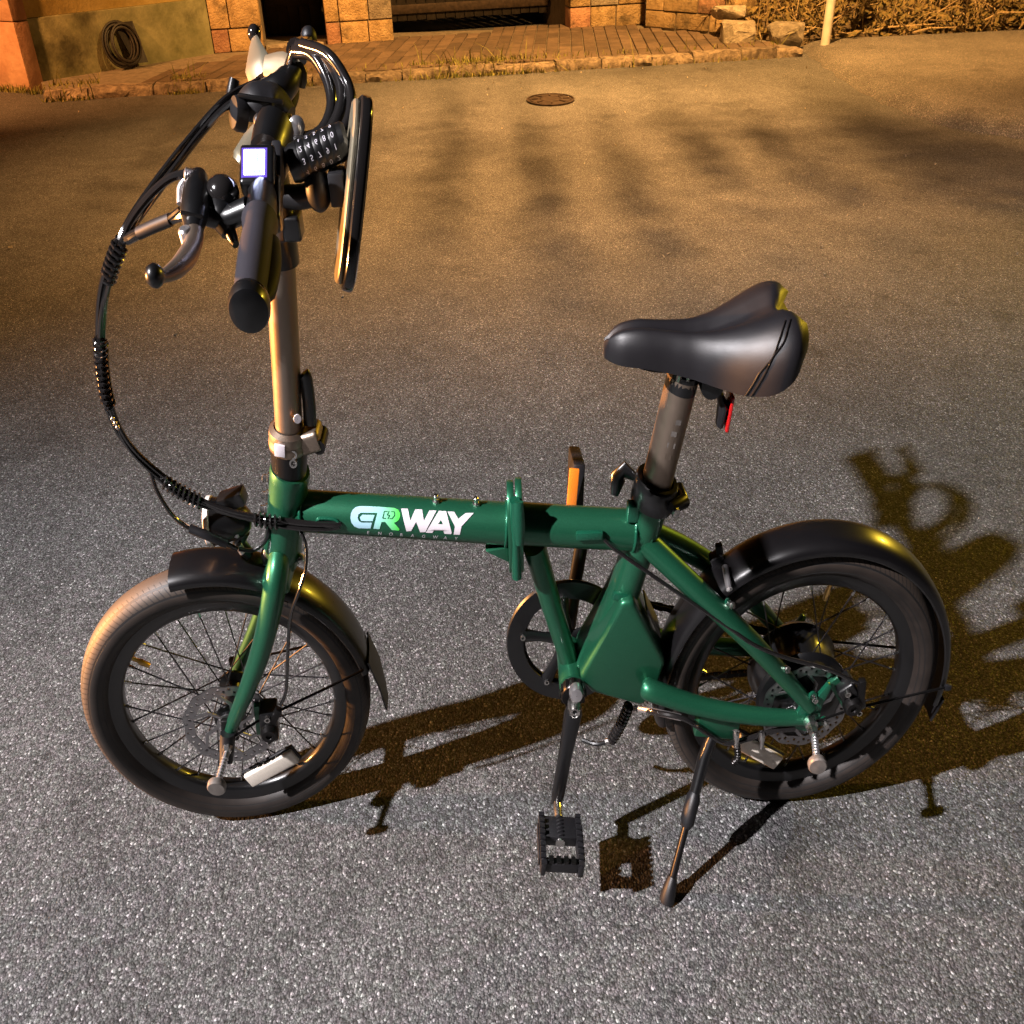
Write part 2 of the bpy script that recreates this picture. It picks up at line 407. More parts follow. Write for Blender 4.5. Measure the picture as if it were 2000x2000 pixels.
# raised sandy apron of the driveway on the right
edge=smooth([(3.42,8.05,0),(3.36,7.3,0),(3.29,6.6,0),(3.25,5.95,0),(3.29,5.35,0),(3.40,4.9,0),(3.62,4.62,0),(4.0,4.42,0),(4.8,4.2,0),(6.5,3.9,0),(12,3.4,0)],5)
ap=MB(); rows=[]
for i,e in enumerate(edge):
    a=edge[max(0,i-1)]; b=edge[min(len(edge)-1,i+1)]
    t=(b-a).normalized(); nrm=V((-t.y,t.x,0))
    if nrm.dot(V((1,0.6,0)))<0: nrm=-nrm
    wob=0.018*sin(i*1.7)+0.012*sin(i*4.1)
    e2=e+nrm*wob
    r=[V((e2.x,e2.y,0.001))]
    for d,z in ((0.05,0.030),(0.12,0.058),(0.25,0.075),(0.6,0.085)): q=e2+nrm*d; r.append(V((q.x,q.y,z)))
    q=V((14,8.6,0)); r.append(V((e2.x+(q.x-e2.x)*0.55, e2.y+(q.y-e2.y)*0.55,0.10))); r.append(V((q.x,q.y+i*0.02,0.11)))
    rows.append(r)
P=len(rows[0]); ap.add([v for r in rows for v in r],[(i*P+j,i*P+j+1,(i+1)*P+j+1,(i+1)*P+j) for i in range(len(rows)-1) for j in range(P-1)])
apron=ap.build('driveway_apron',ASPHALT2,None,W,kind='structure'); apron['label']='raised sandy asphalt apron at the right of the street'

# pavement of ridged brown tiles with a worn kerb
KA=V((-4.32,6.62,0)); KB=V((3.32,7.66,0)); KD=(KB-KA).normalized(); ROWD=V((0.085,1,0)).normalized()
pv=MB(); plan_prism(pv,[(-4.30,6.70),(3.30,7.72),(3.05,8.35),(2.2,9.6),(-3.0,9.6),(-4.66,7.25)],0.0,0.052)
pave=pv.build('pavement',MORTAR,None,W,kind='structure'); pave['label']='tiled pavement in front of the house'
ku=0; k=0
random.seed(3)
kerb=None
kb=MB(); plan_prism(kb,[(KA.x,KA.y+0.03),(KB.x,KB.y+0.03),(KB.x,KB.y+0.14),(KA.x,KA.y+0.14)],0.0,0.035)
kerb=kb.build('kerb',MORTAR,None,W,kind='structure'); kerb['label']='crumbling concrete kerb along the pavement'
Lk=(KB-KA).length; u=0.0
while u<Lk-0.1:
    ln=random.uniform(0.34,0.62); ln=min(ln,Lk-u)
    mb=MB(); n=7; vs=[]; h=random.uniform(0.052,0.072)
    per=V((-KD.y,KD.x,0))
    for i in range(n):
        c=KA+KD*(u+0.006+(ln-0.012)*i/(n-1))
        j=lambda a=0.012: random.uniform(-a,a)
        for (d,z) in ((0.0+j(),-0.01),(0.0+j(0.02),0.032+j()),(0.022+j(0.02),h+j(0.015)),(0.09,h+j(0.006)),(0.15,h+j(0.004)),(0.15,-0.01)):
            vs.append(c+per*d+V((0,0,z)))
    fs=[(i*6+q,i*6+q+1,(i+1)*6+q+1,(i+1)*6+q) for i in range(n-1) for q in range(5)]
    fs+=[tuple(range(6))[::-1], tuple((n-1)*6+q for q in range(6))]
    mb.add(vs,fs); mb.build('kerb_stone',KERB,kerb,W,sharp=60)
    u+=ln
tm=MB(); tw,tl=0.145,0.33
tm.add([ (KD*a + ROWD*b) + V((0,0,z)) for z in (0.044,0.067) for a,b in ((0.005,0.004),(tw-0.006,0.004),(tw-0.006,tl-0.004),(0.005,tl-0.004))],
       [(3,2,1,0),(4,5,6,7),(0,1,5,4),(1,2,6,5),(2,3,7,6),(3,0,4,7)])
tile_proto=tm.build('paving_tile',TILE,pave,W,bevel=0.005,seg=1)
first=True
for r in range(7):
    for c in range(46):
        base=KA+V((-KD.y,KD.x,0))*0.155+KD*(0.85+c*tw+(0.0 if r%2==0 else 0.0))+ROWD*(r*tl)
        if base.y>8.62+0.2148*(base.x+3.26) or base.x>3.05-0.3*r+0.2: continue
        if base.x < -3.85+ r*0.27: continue
        if first: o=tile_proto; first=False
        else: o=tile_proto.copy(); COL.objects.link(o); o.parent=pave
        w=W(base); o.location=(w.x,w.y,random.uniform(-0.003,0.003)); o.rotation_euler=(random.uniform(-.006,.006),random.uniform(-.006,.006),0)

# ------------------------------------------------------------------ plastered house on the left
house=empty('plastered_house',W((-4.7,7.3,0)))
def HB(mb,name,m,par,**kw):
    off=house.location
    return mb.build(name,m,par,lambda p:W(p)-off,**kw)
A=V((-4.68,7.16,0)); Cc=V((-3.26,8.5,0)); d=(Cc-A).normalized(); nn=V((d.y,-d.x,0))
def SW(s,o,z): q=A+d*s+nn*o; return V((q.x,q.y,z))
LS=(Cc-A).length
mb=MB()
for (o0,z0,z1) in ((0.0,-0.02,0.485),):
    vs=[SW(0,o0,z0),SW(LS,o0,z0),SW(LS,-0.4,z0),SW(0,-0.4,z0),SW(0,o0,z1),SW(LS,o0,z1),SW(LS,-0.4,z1),SW(0,-0.4,z1)]
    mb.add(vs,[(3,2,1,0),(4,5,6,7),(0,1,5,4),(1,2,6,5),(2,3,7,6),(3,0,4,7)])
HB(mb,'plinth',PLAST,house,bevel=0.012)
mb=MB(); vs=[SW(0,-0.018,0.487),SW(LS,-0.018,0.487),SW(LS,-0.4,0.487),SW(0,-0.4,0.487),SW(0,-0.018,3.1),SW(LS,-0.018,3.1),SW(LS,-0.4,3.1),SW(0,-0.4,3.1)]
mb.add(vs,[(3,2,1,0),(4,5,6,7),(0,1,5,4),(1,2,6,5),(2,3,7,6),(3,0,4,7)])
HB(mb,'wall',PLASTY,house)
# pilaster in courses
zz=-0.02; i=0
while zz<3.0:
    h=(0.50,0.46,0.52,0.48)[i%4]
    mb=MB(); plan_prism(mb,[(-6.1,7.74),(-4.685,7.085),(-4.60,7.20),(-5.6,8.2)],zz,min(zz+h,3.1)-0.006)
    HB(mb,'pilaster_block',PILAST,house,bevel=0.012); zz+=h; i+=1
tag(house,'plastered house wall with damp greenish plinth and salmon corner pilaster at left','house')

# ------------------------------------------------------------------ stone gateway front with door and gate
e=V((4.23,0.93,0)).normalized(); n_=V((e.y,-e.x,0)); C0=V((-3.26,8.5,0))
def FA(s,dd,z): q=C0+e*s+n_*dd; return V((q.x,q.y,z))
gate_front=empty('stone_gateway',W((-1.0,9.0,0.08)))
def GB(mb,name,m,par,**kw):
    off=gate_front.location
    return mb.build(name,m,par,lambda p:W(p)-off,**kw)
def fbox(mb,s0,s1,d0,d1,z0,z1):
    mb.add([FA(s0,d1,z0),FA(s1,d1,z0),FA(s1,d0,z0),FA(s0,d0,z0),FA(s0,d1,z1),FA(s1,d1,z1),FA(s1,d0,z1),FA(s0,d0,z1)],
           [(3,2,1,0),(4,5,6,7),(0,1,5,4),(1,2,6,5),(2,3,7,6),(3,0,4,7)]); return mb
random.seed(21)
piers=[(0.0,0.57,[0.19]),(1.30,2.10,[0.17,0.50]),(4.33,5.36,[0.28,0.62])]
for (s0,s1,cuts) in piers:
    mb=MB(); fbox(mb,s0+0.012,s1-0.012,-1.3,-0.018,0.0,3.0); core=GB(mb,'pier',MORTAR,gate_front)
    z=0.05; row=0
    while z<1.5:
        xs=[s0]+[s0+c+random.uniform(-.03,.03)*(row>0) for c in cuts]+[s1]
        hs=(0.19,0.30,0.24,0.32)[row%4]
        for k in range(len(xs)-1):
            hh=hs
            mb=MB(); fbox(mb,xs[k]+0.006,xs[k+1]-0.006,-0.22,random.uniform(-0.004,0.014),z+0.006,z+hh-0.006)
            GB(mb,'stone',random.choice([OCHRE,OCHRE,PINKST,PALEST]),core,bevel=0.010)
        z+=hs; row+=1
mb=MB(); fbox(mb,0.0,5.36,-1.28,-0.03,2.35,3.0); GB(mb,'lintel',OCHRE,gate_front,bevel=0.01)
# door boards
dr=MB(); fbox(dr,0.575,1.295,-1.20,-1.14,0.05,2.35); door=GB(dr,'door',DOORW,gate_front)
for k in range(5):
    s0=0.59+k*0.138; mb=MB(); fbox(mb,s0,s0+0.130,-1.138,-1.118,0.06,2.3); GB(mb,'plank',DOORW,door,bevel=0.004)
mb=MB(); fbox(mb,0.60,1.27,-1.117,-1.097,0.30,0.40); GB(mb,'door_rail',DOORW,door,bevel=0.004)
mb=MB(); fbox(mb,0.585,1.285,-0.30,-0.05,0.04,0.082); GB(mb,'doorstep',PALEST,gate_front,bevel=0.012)
# wide boarded gate
gr=MB(); fbox(gr,2.12,4.31,-0.96,-0.92,0.62,0.70); fbox(gr,2.12,4.31,-0.96,-0.92,1.5,1.58)
gt=GB(gr,'gate',IRON,gate_front)
for k in range(17):
    s0=2.125+k*0.1285; mb=MB(); fbox(mb,s0,s0+0.119,-0.918,-0.896,0.12+random.uniform(0,.012),1.7); GB(mb,'gate_board',IRON,gt,bevel=0.003)
mb=MB(); fbox(mb,2.12,4.31,-0.894,-0.872,0.19,0.27); GB(mb,'gate_rail',CASTI,gt,bevel=0.004)
mb=MB(); fbox(mb,2.42,2.52,-0.894,-0.888,0.36,0.44); GB(mb,'notice_plate',PINKST,gt)
tag(gate_front,'stone piers framing a dark narrow door and a wide dark gate behind the pavement','gateway')

# ------------------------------------------------------------------ low stone garden wall, boulders, post
GA=V((1.90,9.30,0)); GBp=V((2.92,8.47,0)); gd=(GBp-GA).normalized(); gn=V((gd.y,-gd.x,0)); GL=(GBp-GA).length
gw=empty('garden_wall',W((2.4,8.9,0.08)))
def GG(mb,name,m,par,**kw):
    off=gw.location
    return mb.build(name,m,par,lambda p:W(p)-off,**kw)
def gbox(mb,s0,s1,d0,d1,z0,z1):
    q=lambda s,o,z: V(((GA+gd*s+gn*o).x,(GA+gd*s+gn*o).y,z))
    mb.add([q(s0,d1,z0),q(s1,d1,z0),q(s1,d0,z0),q(s0,d0,z0),q(s0,d1,z1),q(s1,d1,z1),q(s1,d0,z1),q(s0,d0,z1)],
           [(3,2,1,0),(4,5,6,7),(0,1,5,4),(1,2,6,5),(2,3,7,6),(3,0,4,7)]); return mb
mb=MB(); gbox(mb,0.01,GL-0.01,-0.35,-0.02,0.0,0.86); gcore=GG(mb,'wall_core',MORTAR,gw)
z=0.07
for row,h in enumerate((0.145,0.15,0.16,0.15,0.17)):
    xs=[0.0]; off=0.0
    cuts=[[0.42,0.86],[0.25,0.70,1.05],[0.5,0.95],[0.3,0.78],[0.45,0.9]][row]
    xs+= [c for c in cuts if c<GL-0.1]+[GL]
    for k in range(len(xs)-1):
        mb=MB(); gbox(mb,xs[k]+0.006,xs[k+1]-0.006,-0.30,random.uniform(-0.004,0.016),z+0.005,z+h-0.005)
        o=GG(mb,'stone',random.choice([OCHRE,PINKST,OCHRE]),gcore,bevel=0.014)
    z+=h
tag(gw,'low wall of orange lit stone blocks at the end of the pavement','wall')

def boulder(name,c,sx,sy,sz,seed,label,taper=0.0):
    rnd=random.Random(seed); bm=bmesh.new()
    for _ in range(26):
        q=V((rnd.uniform(-1,1),rnd.uniform(-1,1),rnd.uniform(-1,1))); mx_=max(abs(q.x),abs(q.y),abs(q.z)); q=q/mx_*rnd.uniform(.82,1.0)
        bm.verts.new(q)
    bmesh.ops.convex_hull(bm,input=bm.verts)
    bmesh.ops.delete(bm,geom=[v for v in bm.verts if not v.link_faces],context='VERTS')
    bmesh.ops.bevel(bm,geom=bm.edges[:],offset=.05,segments=1,affect='EDGES')
    bmesh.ops.triangulate(bm,faces=bm.faces[:]); bmesh.ops.subdivide_edges(bm,edges=bm.edges[:],cuts=1,use_grid_fill=True)
    for v in bm.verts:
        co=v.co+V((rnd.uniform(-1,1),rnd.uniform(-1,1),rnd.uniform(-1,1)))*0.022; s=1+taper*co.z
        v.co=V((co.x*sx*s*KX,co.y*sy*s,co.z*sz))
    me=bpy.data.meshes.new(name); bm.to_mesh(me); bm.free(); me.materials.append(PALEST)
    for p_ in me.polygons: p_.use_smooth=True
    me.set_sharp_from_angle(angle=radians(24))
    o=bpy.data.objects.new(name,me); COL.objects.link(o); o.location=W(c); tag(o,label,'rock','rocks beside the garden wall'); return o
boulder('boulder',(2.75,8.20,0.11),0.20,0.15,0.115,4,'pale angular boulder at the foot of the garden wall')
boulder('boulder',(3.28,8.10,0.11),0.20,0.14,0.115,9,'pale boulder narrowing to its base beside the white post',0.22)
boulder('boulder',(2.72,8.44,0.26),0.20,0.15,0.06,14,'flat rock lying on top behind the first boulder')

mb=MB(); mb.tube([(3.60,7.80,0),(3.62,7.80,1.2),(3.64,7.80,2.4)],0.047,16); 
post=mb.build('marker_post',PVC,None,W); tag(post,'pale upright post at the corner between pavement and apron','post')
mb=MB(); mb.lathe((3.60,7.80,0),(0,0,1),[(0.075,0.0),(0.075,0.012),(0.05,0.03)],16); mb.build('base_collar',PVC,post,W)

# manhole cover
mh=MB(); mh.lathe((0.49,6.06,0),(0,0,1),[(0.215,0.001),(0.215,0.012),(0.20,0.014),(0.198,0.006),(0.185,0.006)],40)
man=mh.build('manhole_cover',CASTI,None,W); tag(man,'small round dark manhole cover set in the street','manhole cover')
mb=MB(); mb.lathe((0.49,6.06,0),(0,0,1),[(0.183,0.004),(0.18,0.011),(0.10,0.012),(0.098,0.008),(0.09,0.008),(0.088,0.012),(0.0005,0.013)],40); mb.build('lid',CASTI,man,W)
for k in range(8):
    a=k*pi/4; mb=MB(); mb.box((0.49+0.14*cos(a),6.06+0.14*sin(a),0.014),0.03,0.008,0.003,Matrix.Rotation(a,3,'Z')); mb.build('lid_rib',CASTI,man,W)

# coil of black hose against the plinth
hb=MB(); random.seed(5)
hc=SW(0.90,0.07,0.255); wv=d
for k in range(9):
    rr=0.125+random.uniform(-.018,.022); off=0.0+k*0.011; cx=random.uniform(-.02,.02)+ (0.05 if k>6 else 0)
    pts=[]
    for i in range(29):
        a=2*pi*i/28
        q=hc+wv*(cos(a)*rr*1.12+cx)+V((0,0,sin(a)*rr*1.12-0.02))+nn*(off-0.05+0.05*(-sin(a)))
        pts.append(q)
    hb.tube(pts,0.0115,7,caps=False)
hose=hb.build('hose_coil',HOSE,None,W,kind=None); tag(hose,'coil of black hose leaning against the damp plinth','hose')
mb=MB(); o_=hc+wv*0.13
mb.add([o_+wv*(-.03)+nn*0.02+V((0,0,-.17)),o_+wv*0.10+nn*0.06+V((0,0,-.17)),o_+wv*0.06-nn*0.045+V((0,0,.13)),o_+wv*(-.14)-nn*0.045+V((0,0,.13))]+[q-nn*0.02 for q in (o_+wv*(-.03)+nn*0.02+V((0,0,-.17)),o_+wv*0.10+nn*0.06+V((0,0,-.17)),o_+wv*0.06-nn*0.045+V((0,0,.13)),o_+wv*(-.14)-nn*0.045+V((0,0,.13)))],
   [(0,1,2,3),(7,6,5,4),(0,4,5,1),(1,5,6,2),(2,6,7,3),(3,7,4,0)])
bd=mb.build('dark_board',HOSE,None,W); tag(bd,'small dark board propped behind the hose coil','board')

# ------------------------------------------------------------------ garden bank, brush and weeds
random.seed(8)
gb=MB(); nx,ny=26,9; vs=[]
for i in range(nx):
    for j in range(ny):
        x=2.75+9.5*i/(nx-1); y=8.20+0.10*(x-2.7)*0.3+4.2*j/(ny-1)
        z=-0.01+ (0.0 if j==0 else 0.10+0.10*j+random.uniform(-.05,.05))
        vs.append((x,y,z))
gb.add(vs,[(i*ny+j,(i+1)*ny+j,(i+1)*ny+j+1,i*ny+j+1) for i in range(nx-1) for j in range(ny-1)])
bank=gb.build('garden_bank',SOIL,None,W,kind='structure'); bank['label']='overgrown garden bank behind the boulders'
br=MB(); lf=MB()
def bank_z(x,y): 
    j=(y-8.2-0.03*(x-2.7))/4.2*8
    return max(0.0, 0.02+0.12*j)
for k in range(620):
    x=random.uniform(2.75,7.2) if k<470 else random.uniform(6.5,11.5); y=8.32+0.03*(x-2.7)+abs(random.gauss(0,0.75))
    z=bank_z(x,y)*0.8; L=random.uniform(0.15,0.75); a=random.uniform(0,2*pi); tilt=random.uniform(0.1,1.45)
    dirv=V((sin(tilt)*cos(a),sin(tilt)*sin(a)*0.8-0.15,cos(tilt))); p0=V((x,y,z)); bend=V((random.uniform(-.2,.2),random.uniform(-.3,.1),-random.uniform(0,.25)))*L
    p1=p0+dirv*L*0.5; p2=p0+dirv*L+bend; p2.z=max(p2.z,0.02); r=random.uniform(0.004,0.012)
    br.tube([p0,p1,p2],[r,r*0.8,r*0.35],5,caps=False)
    for q in range(random.randint(1,5)):
        t=random.uniform(0.3,1.0); c=p0+(p2-p0)*t+V((random.gauss(0,.03),random.gauss(0,.03),random.gauss(0,.03)))
        s=random.uniform(0.02,0.075); a1=V((random.gauss(0,1),random.gauss(0,1),random.gauss(0,1))).normalized(); b1=a1.orthogonal().normalized()
        lf.add([c-a1*s,c+b1*s*0.32,c+a1*s,c-b1*s*0.32],[(0,1,2,3)])
for k in range(5200):
    x=random.uniform(2.7,11.5); y=8.25+0.03*(x-2.7)+abs(random.gauss(0,0.8)); z=bank_z(x,y)*0.85+abs(random.gauss(0,0.16 if x<7 else 0.35))
    c=V((x,y,max(0.015,z))); s=random.uniform(0.02,0.07); a1=V((random.gauss(0,1),random.gauss(0,1),random.gauss(0,.6))).normalized(); b1=a1.orthogonal().normalized()
    lf.add([c-a1*s,c+b1*s*0.35,c+a1*s,c-b1*s*0.35],[(0,1,2,3)])
bro=br.build('dry_brush',BRUSHM,None,W,kind='stuff'); bro['label']='tangle of dry stems heaped behind the boulders and post'; 
lo=lf.build('brush_leaves',LEAFM,None,W,kind='stuff',normals=False); lo['label']='dry leaves scattered through the brush on the garden bank'
# weeds in the kerb joint
wd=MB()
def blade(c,h,w,lean):
    s=V((random.gauss(0,1),random.gauss(0,1),0)).normalized()*w; l=V((random.gauss(0,1),random.gauss(0,1),0))*lean
    wd.add([c-s,c+s,c+l*0.5*h+V((0,0,h*0.6))+s*0.6,c+l*0.5*h+V((0,0,h*0.6))-s*0.6,c+l*h*1.2+V((0,0,h*0.95))],[(0,1,2,3),(3,2,4)])
for k in range(1500):
    u=random.random(); 
    if k<700: u=random.gauss(0.545,0.055)
    elif k<860: u=random.gauss(0.17,0.012)
    elif k<1000: u=random.gauss(0.30,0.02)
    elif k<1200: u=random.uniform(0.0,0.06)
    else: u=random.uniform(0.45,0.98)
    c=KA+(KB-KA)*u+V((0,random.uniform(-0.05,0.03) if random.random()<.6 else random.uniform(0.12,0.2),0)); c.z=0.0 if c.y<KA.y+(KB-KA).y*u+0.02 else 0.08
    blade(c,random.uniform(0.015,0.055) if random.random()<.93 else random.uniform(.08,.16),random.uniform(0.003,0.008),random.uniform(0,.9))
for k in range(260):                     # tuft at the foot of the pilaster
    c=V((random.uniform(-5.3,-4.5),random.gauss(7.05,.06)-0.3*0,0.0)); c.y=7.10-0.43*(c.x+4.68)+random.uniform(-.12,0.0)
    blade(c,random.uniform(.02,.07),.006,random.uniform(0,1))
wo=wd.build('kerb_weeds',WEEDM,None,W,kind='stuff',normals=False); wo['label']='weeds and grass growing along the kerb joint'
# loose grit on the street
gt_=MB(); random.seed(15)
for k in range(260):
    x=random.uniform(-4.2,4.6); y=random.uniform(0.4,7.3) if k<190 else random.uniform(6.2,7.6); s=random.uniform(.003,.011)*(1.0 if y>2 else .5)
    c=V((x,y,s*0.5)); 
    if x>3.2 and y>4.4: c.z+=0.075
    q=[c+V((random.uniform(-1,1)*s,random.uniform(-1,1)*s,random.uniform(-.6,.8)*s)) for _ in range(6)]
    gt_.add(q,[(0,1,2),(0,2,3),(0,3,4),(0,4,1),(5,2,1),(5,3,2),(5,4,3),(5,1,4)])
go=gt_.build('street_grit',PALEST,None,W,kind='stuff',sharp=20); go['label']='pale grit and small stones scattered on the asphalt'

# unseen leafy twigs, added under the sodium lamp to cast streaks on the road
tw_=MB(); random.seed(77); LP=V((0.7,5.2,5.2))
for (cx,cy,hy,hx_,n) in ((-2.5,4.3,1.5,.30,70),(-1.75,4.0,1.6,.22,70),(-1.05,3.7,1.6,.16,60),(-.34,4.2,1.9,.15,85),(.28,3.8,1.7,.15,80),(.85,3.4,1.3,.14,50),(1.45,4.8,1.8,.20,85),(2.05,4.3,1.5,.24,85),(2.75,4.6,1.4,.34,110),(3.2,3.6,1.0,.5,110),(3.0,6.3,.9,.22,90),(2.95,5.3,.9,.24,90),(3.3,4.35,.5,.4,100),(4.3,3.9,.4,.8,110)):
    P_=V((cx,cy,0)); tq=.26; Q=LP+(P_-LP)*tq
    tw_.tube([Q+V((0,.9,.25)),Q+V((0,.3,.05)),Q],[.009,.006,.003],6)
    for k in range(int(n*4.0)):
        c=Q+V((random.gauss(0,hx_*tq*.6),random.gauss(0,hy*tq*.55),random.gauss(0,.05))); s=random.uniform(.010,.021)
        a1=V((random.gauss(0,1),random.gauss(0,1),random.gauss(0,.5))).normalized(); b1=a1.orthogonal().normalized()
        tw_.add([c-a1*s,c+b1*s*.5,c+a1*s,c-b1*s*.5],[(0,1,2,3)])
tl_=tw_.build('added_shadow_twigs',LEAFM,None,W,kind='stuff',normals=False); tl_['label']='unseen leafy twigs added above the street to cast streak shadows'

# ------------------------------------------------------------------ the folding electric bicycle
bike=empty('folding_bicycle')
tag(bike,'green folding electric bicycle with black mudguards standing on its kickstand in the street','bicycle')

# ---- wheels
def wheel(mp, S, rear):
    ax=(0,-1,0)
    mb=MB(); mb.lathe((0,0,0),ax,[(.187,-.008),(.187,.008),(.192,.0125),(.210,.0145),(.2105,.011),(.2105,-.011),(.210,-.0145),(.192,-.0125)],72,closed=True)
    w=mb.build('rear_wheel' if rear else 'front_wheel',BLACK,bike,mp,sharp=50)
    w['label']='rear wheel with hub motor' if rear else 'front wheel with disc brake'
    prof=[]
    for i in range(25):
        ph=radians(-152+304*i/24); prof.append((.2312+.0258*cos(ph)*(1.0 if abs(ph)<1.2 else .98), .0272*sin(ph)))
    mb=MB(); mb.lathe((0,0,0),ax,prof,120,uv=True); mb.build('tyre',TYRE,w,mp,sharp=80,normals=True)
    random.seed(40+rear)
    n=28; fl=.078 if rear else .024; lat=.028 if rear else .032
    for i in range(n):
        a=2*pi*i/n+0.06; side=1 if i%2==0 else -1; da=(0.62 if (i//2)%2==0 else -0.62)*(0.55 if rear else 1.9)
        p0=V((fl*cos(a+da),side*lat,fl*sin(a+da))); p1=V((.1885*cos(a),side*.003,.1885*sin(a)))
        mb=MB(); mb.tube([p0,p1],.00125,5,caps=False); mb.build('spoke',SPOKE,w,mp)
        dv=(p0-p1).normalized(); mb=MB(); mb.tube([p1-dv*.002,p1+dv*.012],.0022,6); mb.build('nipple',STEEL,w,mp)
    # hub
    mb=MB()
    if rear:
        mb.lathe((0,0,0),ax,[(.012,-.062),(.030,-.058),(.050,-.046),(.080,-.037),(.084,-.030),(.077,-.022),(.077,.020),(.084,.028),(.080,.034),(.058,.041),(.028,.046),(.012,.052)],40)
        mb.build('hub_motor',BLACK,w,mp)
        for k,(r,h) in enumerate(((.036,-.047),(.032,-.051),(.028,-.055),(.024,-.059))):
            mb=MB(); mb.lathe((0,0,0),ax,[(r-.004,h-.0012),(r,h-.0012),(r,h+.0012),(r-.004,h+.0012)],28,closed=True); mb.build('sprocket',BLKMET,w,mp)
    else:
        mb.lathe((0,0,0),ax,[(.010,-.048),(.014,-.044),(.014,-.036),(.028,-.034),(.028,-.030),(.016,-.026),(.015,0),(.016,.026),(.028,.030),(.028,.034),(.022,.036),(.022,.042),(.010,.046)],28)
        mb.build('hub',BLACK,w,mp)
    # brake rotor with real slots
    h=.043 if not rear else .050; mb=MB(); N=96
    rs=[.0625,.0665,.0725,.0775,.0805]
    vs=[];fs=[]
    for i in range(N):
        a=2*pi*i/N; wob=.0014*sin(a*12)
        for r in rs:
            for hh in (h-.0009,h+.0009): vs.append(V(((r+wob*(r in (rs[0],rs[-1])))*cos(a),-hh,(r+wob*(r in (rs[0],rs[-1])))*sin(a))))
    M=len(rs)*2
    for i in range(N):
        i2=(i+1)%N
        for j in range(len(rs)-1):
            if j in (1,2) and ((i+j*2)%4==0): continue
            for q in (0,1): fs.append((i*M+2*j+q,i*M+2*j+2+q,i2*M+2*j+2+q,i2*M+2*j+q))
    mb.add(vs,fs)
    for k in range(6):
        a=k*pi/3; mb.tube([(.020*cos(a),-h,.020*sin(a)),(.045*cos(a+.25),-h,.045*sin(a+.25)),(.064*cos(a+.62),-h,.064*sin(a+.62))],.0035,6,flat=.35,flat_dir=(0,1,0))
    mb.lathe((0,0,0),ax,[(.014,h-.001),(.023,h-.001),(.023,h+.001),(.014,h+.001)],28,closed=True)
    mb.build('brake_rotor',DISC,w,mp)
    for k in range(6):
        a=k*pi/3+.3; mb=MB(); mb.lathe((.018*cos(a),-h-.001,.018*sin(a)),ax,[(.003,0),(.003,.003),(.0005,.0035)],8); mb.build('rotor_bolt',STEEL,w,mp)
    return w
fwheel=wheel(F,FS,False); rwheel=wheel(Rr,RS,True)
def reflector(a,r,lat,par,mp,label,ln=.054):
    mb=MB(); R=Matrix.Rotation(-(a-pi/2),3,'Y')
    mb.box((r*cos(a),lat,r*sin(a)),ln,.004,.0155,R); o=mb.build('reflector',REFL,par,mp,bevel=.006,seg=3); o['label']=label
    mb=MB(); mb.box((r*cos(a),lat+.006,r*sin(a)),ln+.003,.003,.018,R); mb.build('reflector_backing',MATTE,par,mp,bevel=.004)
reflector(radians(-68),.128,-.036,fwheel,F,'white bar reflector between the front spokes')
reflector(radians(-121),.128,-.036,rwheel,Rr,'white bar reflector between the rear spokes',.054)
for (a,par,mp) in ((radians(141),fwheel,F),(radians(82),rwheel,Rr)):
    c,s=cos(a),sin(a); mb=MB(); mb.tube([(.187*c,0,.187*s),(.175*c,0,.175*s),(.172*c,0,.172*s),(.155*c,0,.155*s)],[.0032,.0032,.0045,.004],8); mb.build('valve',BRASS,par,mp)

# ---- axle nuts and folding magnets
def axle_end(S,mp,lat,ln,name):
    mb=MB(); mb.lathe((0,lat,0),(0,-1,0),[(.012,0),(.012,.010),(.009,.012),(.0085,.024),(.004,.028)],6 if name=='nut' else 12,cap1=True); return mb.build('axle_nut',STEEL,bike,mp)
axle_end(FS,F,-.064,.1,'nut'); axle_end(RS,Rr,-.076,.1,'nut')
def magnet(mp,l0,dx,dz):
    mb=MB(); pts=[]; N=12
    for i in range(N*2+1):
        pass
    mb.tube([(0,l0,0),(dx*.5,l0-.022,dz*.5),(dx,l0-.048,dz)],.0052,10); b=mb.build('magnet_bolt',ALLOY,bike,mp)
    mb=MB()
    for k in range(7):
        t=.2+.1*k; mb.lathe((dx*t,l0-.048*t,dz*t),(dx,-.048,dz),[(.005,-.0015),(.0064,0),(.005,.0015)],10)
    mb.build('bolt_thread',ALLOY,b,mp)
    mb=MB(); mb.lathe((dx,l0-.048,dz),(dx*.4,-.05,dz*.4),[(.0005,-.003),(.0145,-.003),(.016,-.001),(.016,.005),(.014,.007),(.0005,.0075)],24); mb.build('magnet_disc',MAGNET,b,mp)
magnet(F,-.090,-.012,-.004); magnet(Rr,-.100,-.012,.0)

# ---- mudguards
def fender(mp,a0,a1,name,label,r=.272,hw=.034,drop=.016):
    mb=MB(); outer=[];inner=[]
    for i in range(11):
        t=-1+2*i/10; y=hw*sin(t*pi/2)/1.0; dr=drop*(abs(t)**2.4)
        outer.append((r-dr,y)); inner.append((r-dr-.0028,y*.955))
    prof=outer+inner[::-1]
    n=64
    mb.lathe((0,0,0),(0,-1,0),prof,n,closed=True,ang=(radians(a0),radians(a1)))
    Pn=len(prof); mb.f.append(tuple(range(Pn))); mb.f.append(tuple(n*Pn+i for i in range(Pn))[::-1])
    o=mb.build(name,FENDER,bike,mp,sharp=45); o['label']=label; return o
ff=fender(F,10,97,'front_mudguard','black front mudguard over the steered wheel')
rf=fender(Rr,-6,192,'rear_mudguard','black rear mudguard wrapping the wheel',r=.274)
def fpt(a,r,y): a=radians(a); return V((r*cos(a),y,r*sin(a)))
mb=MB()
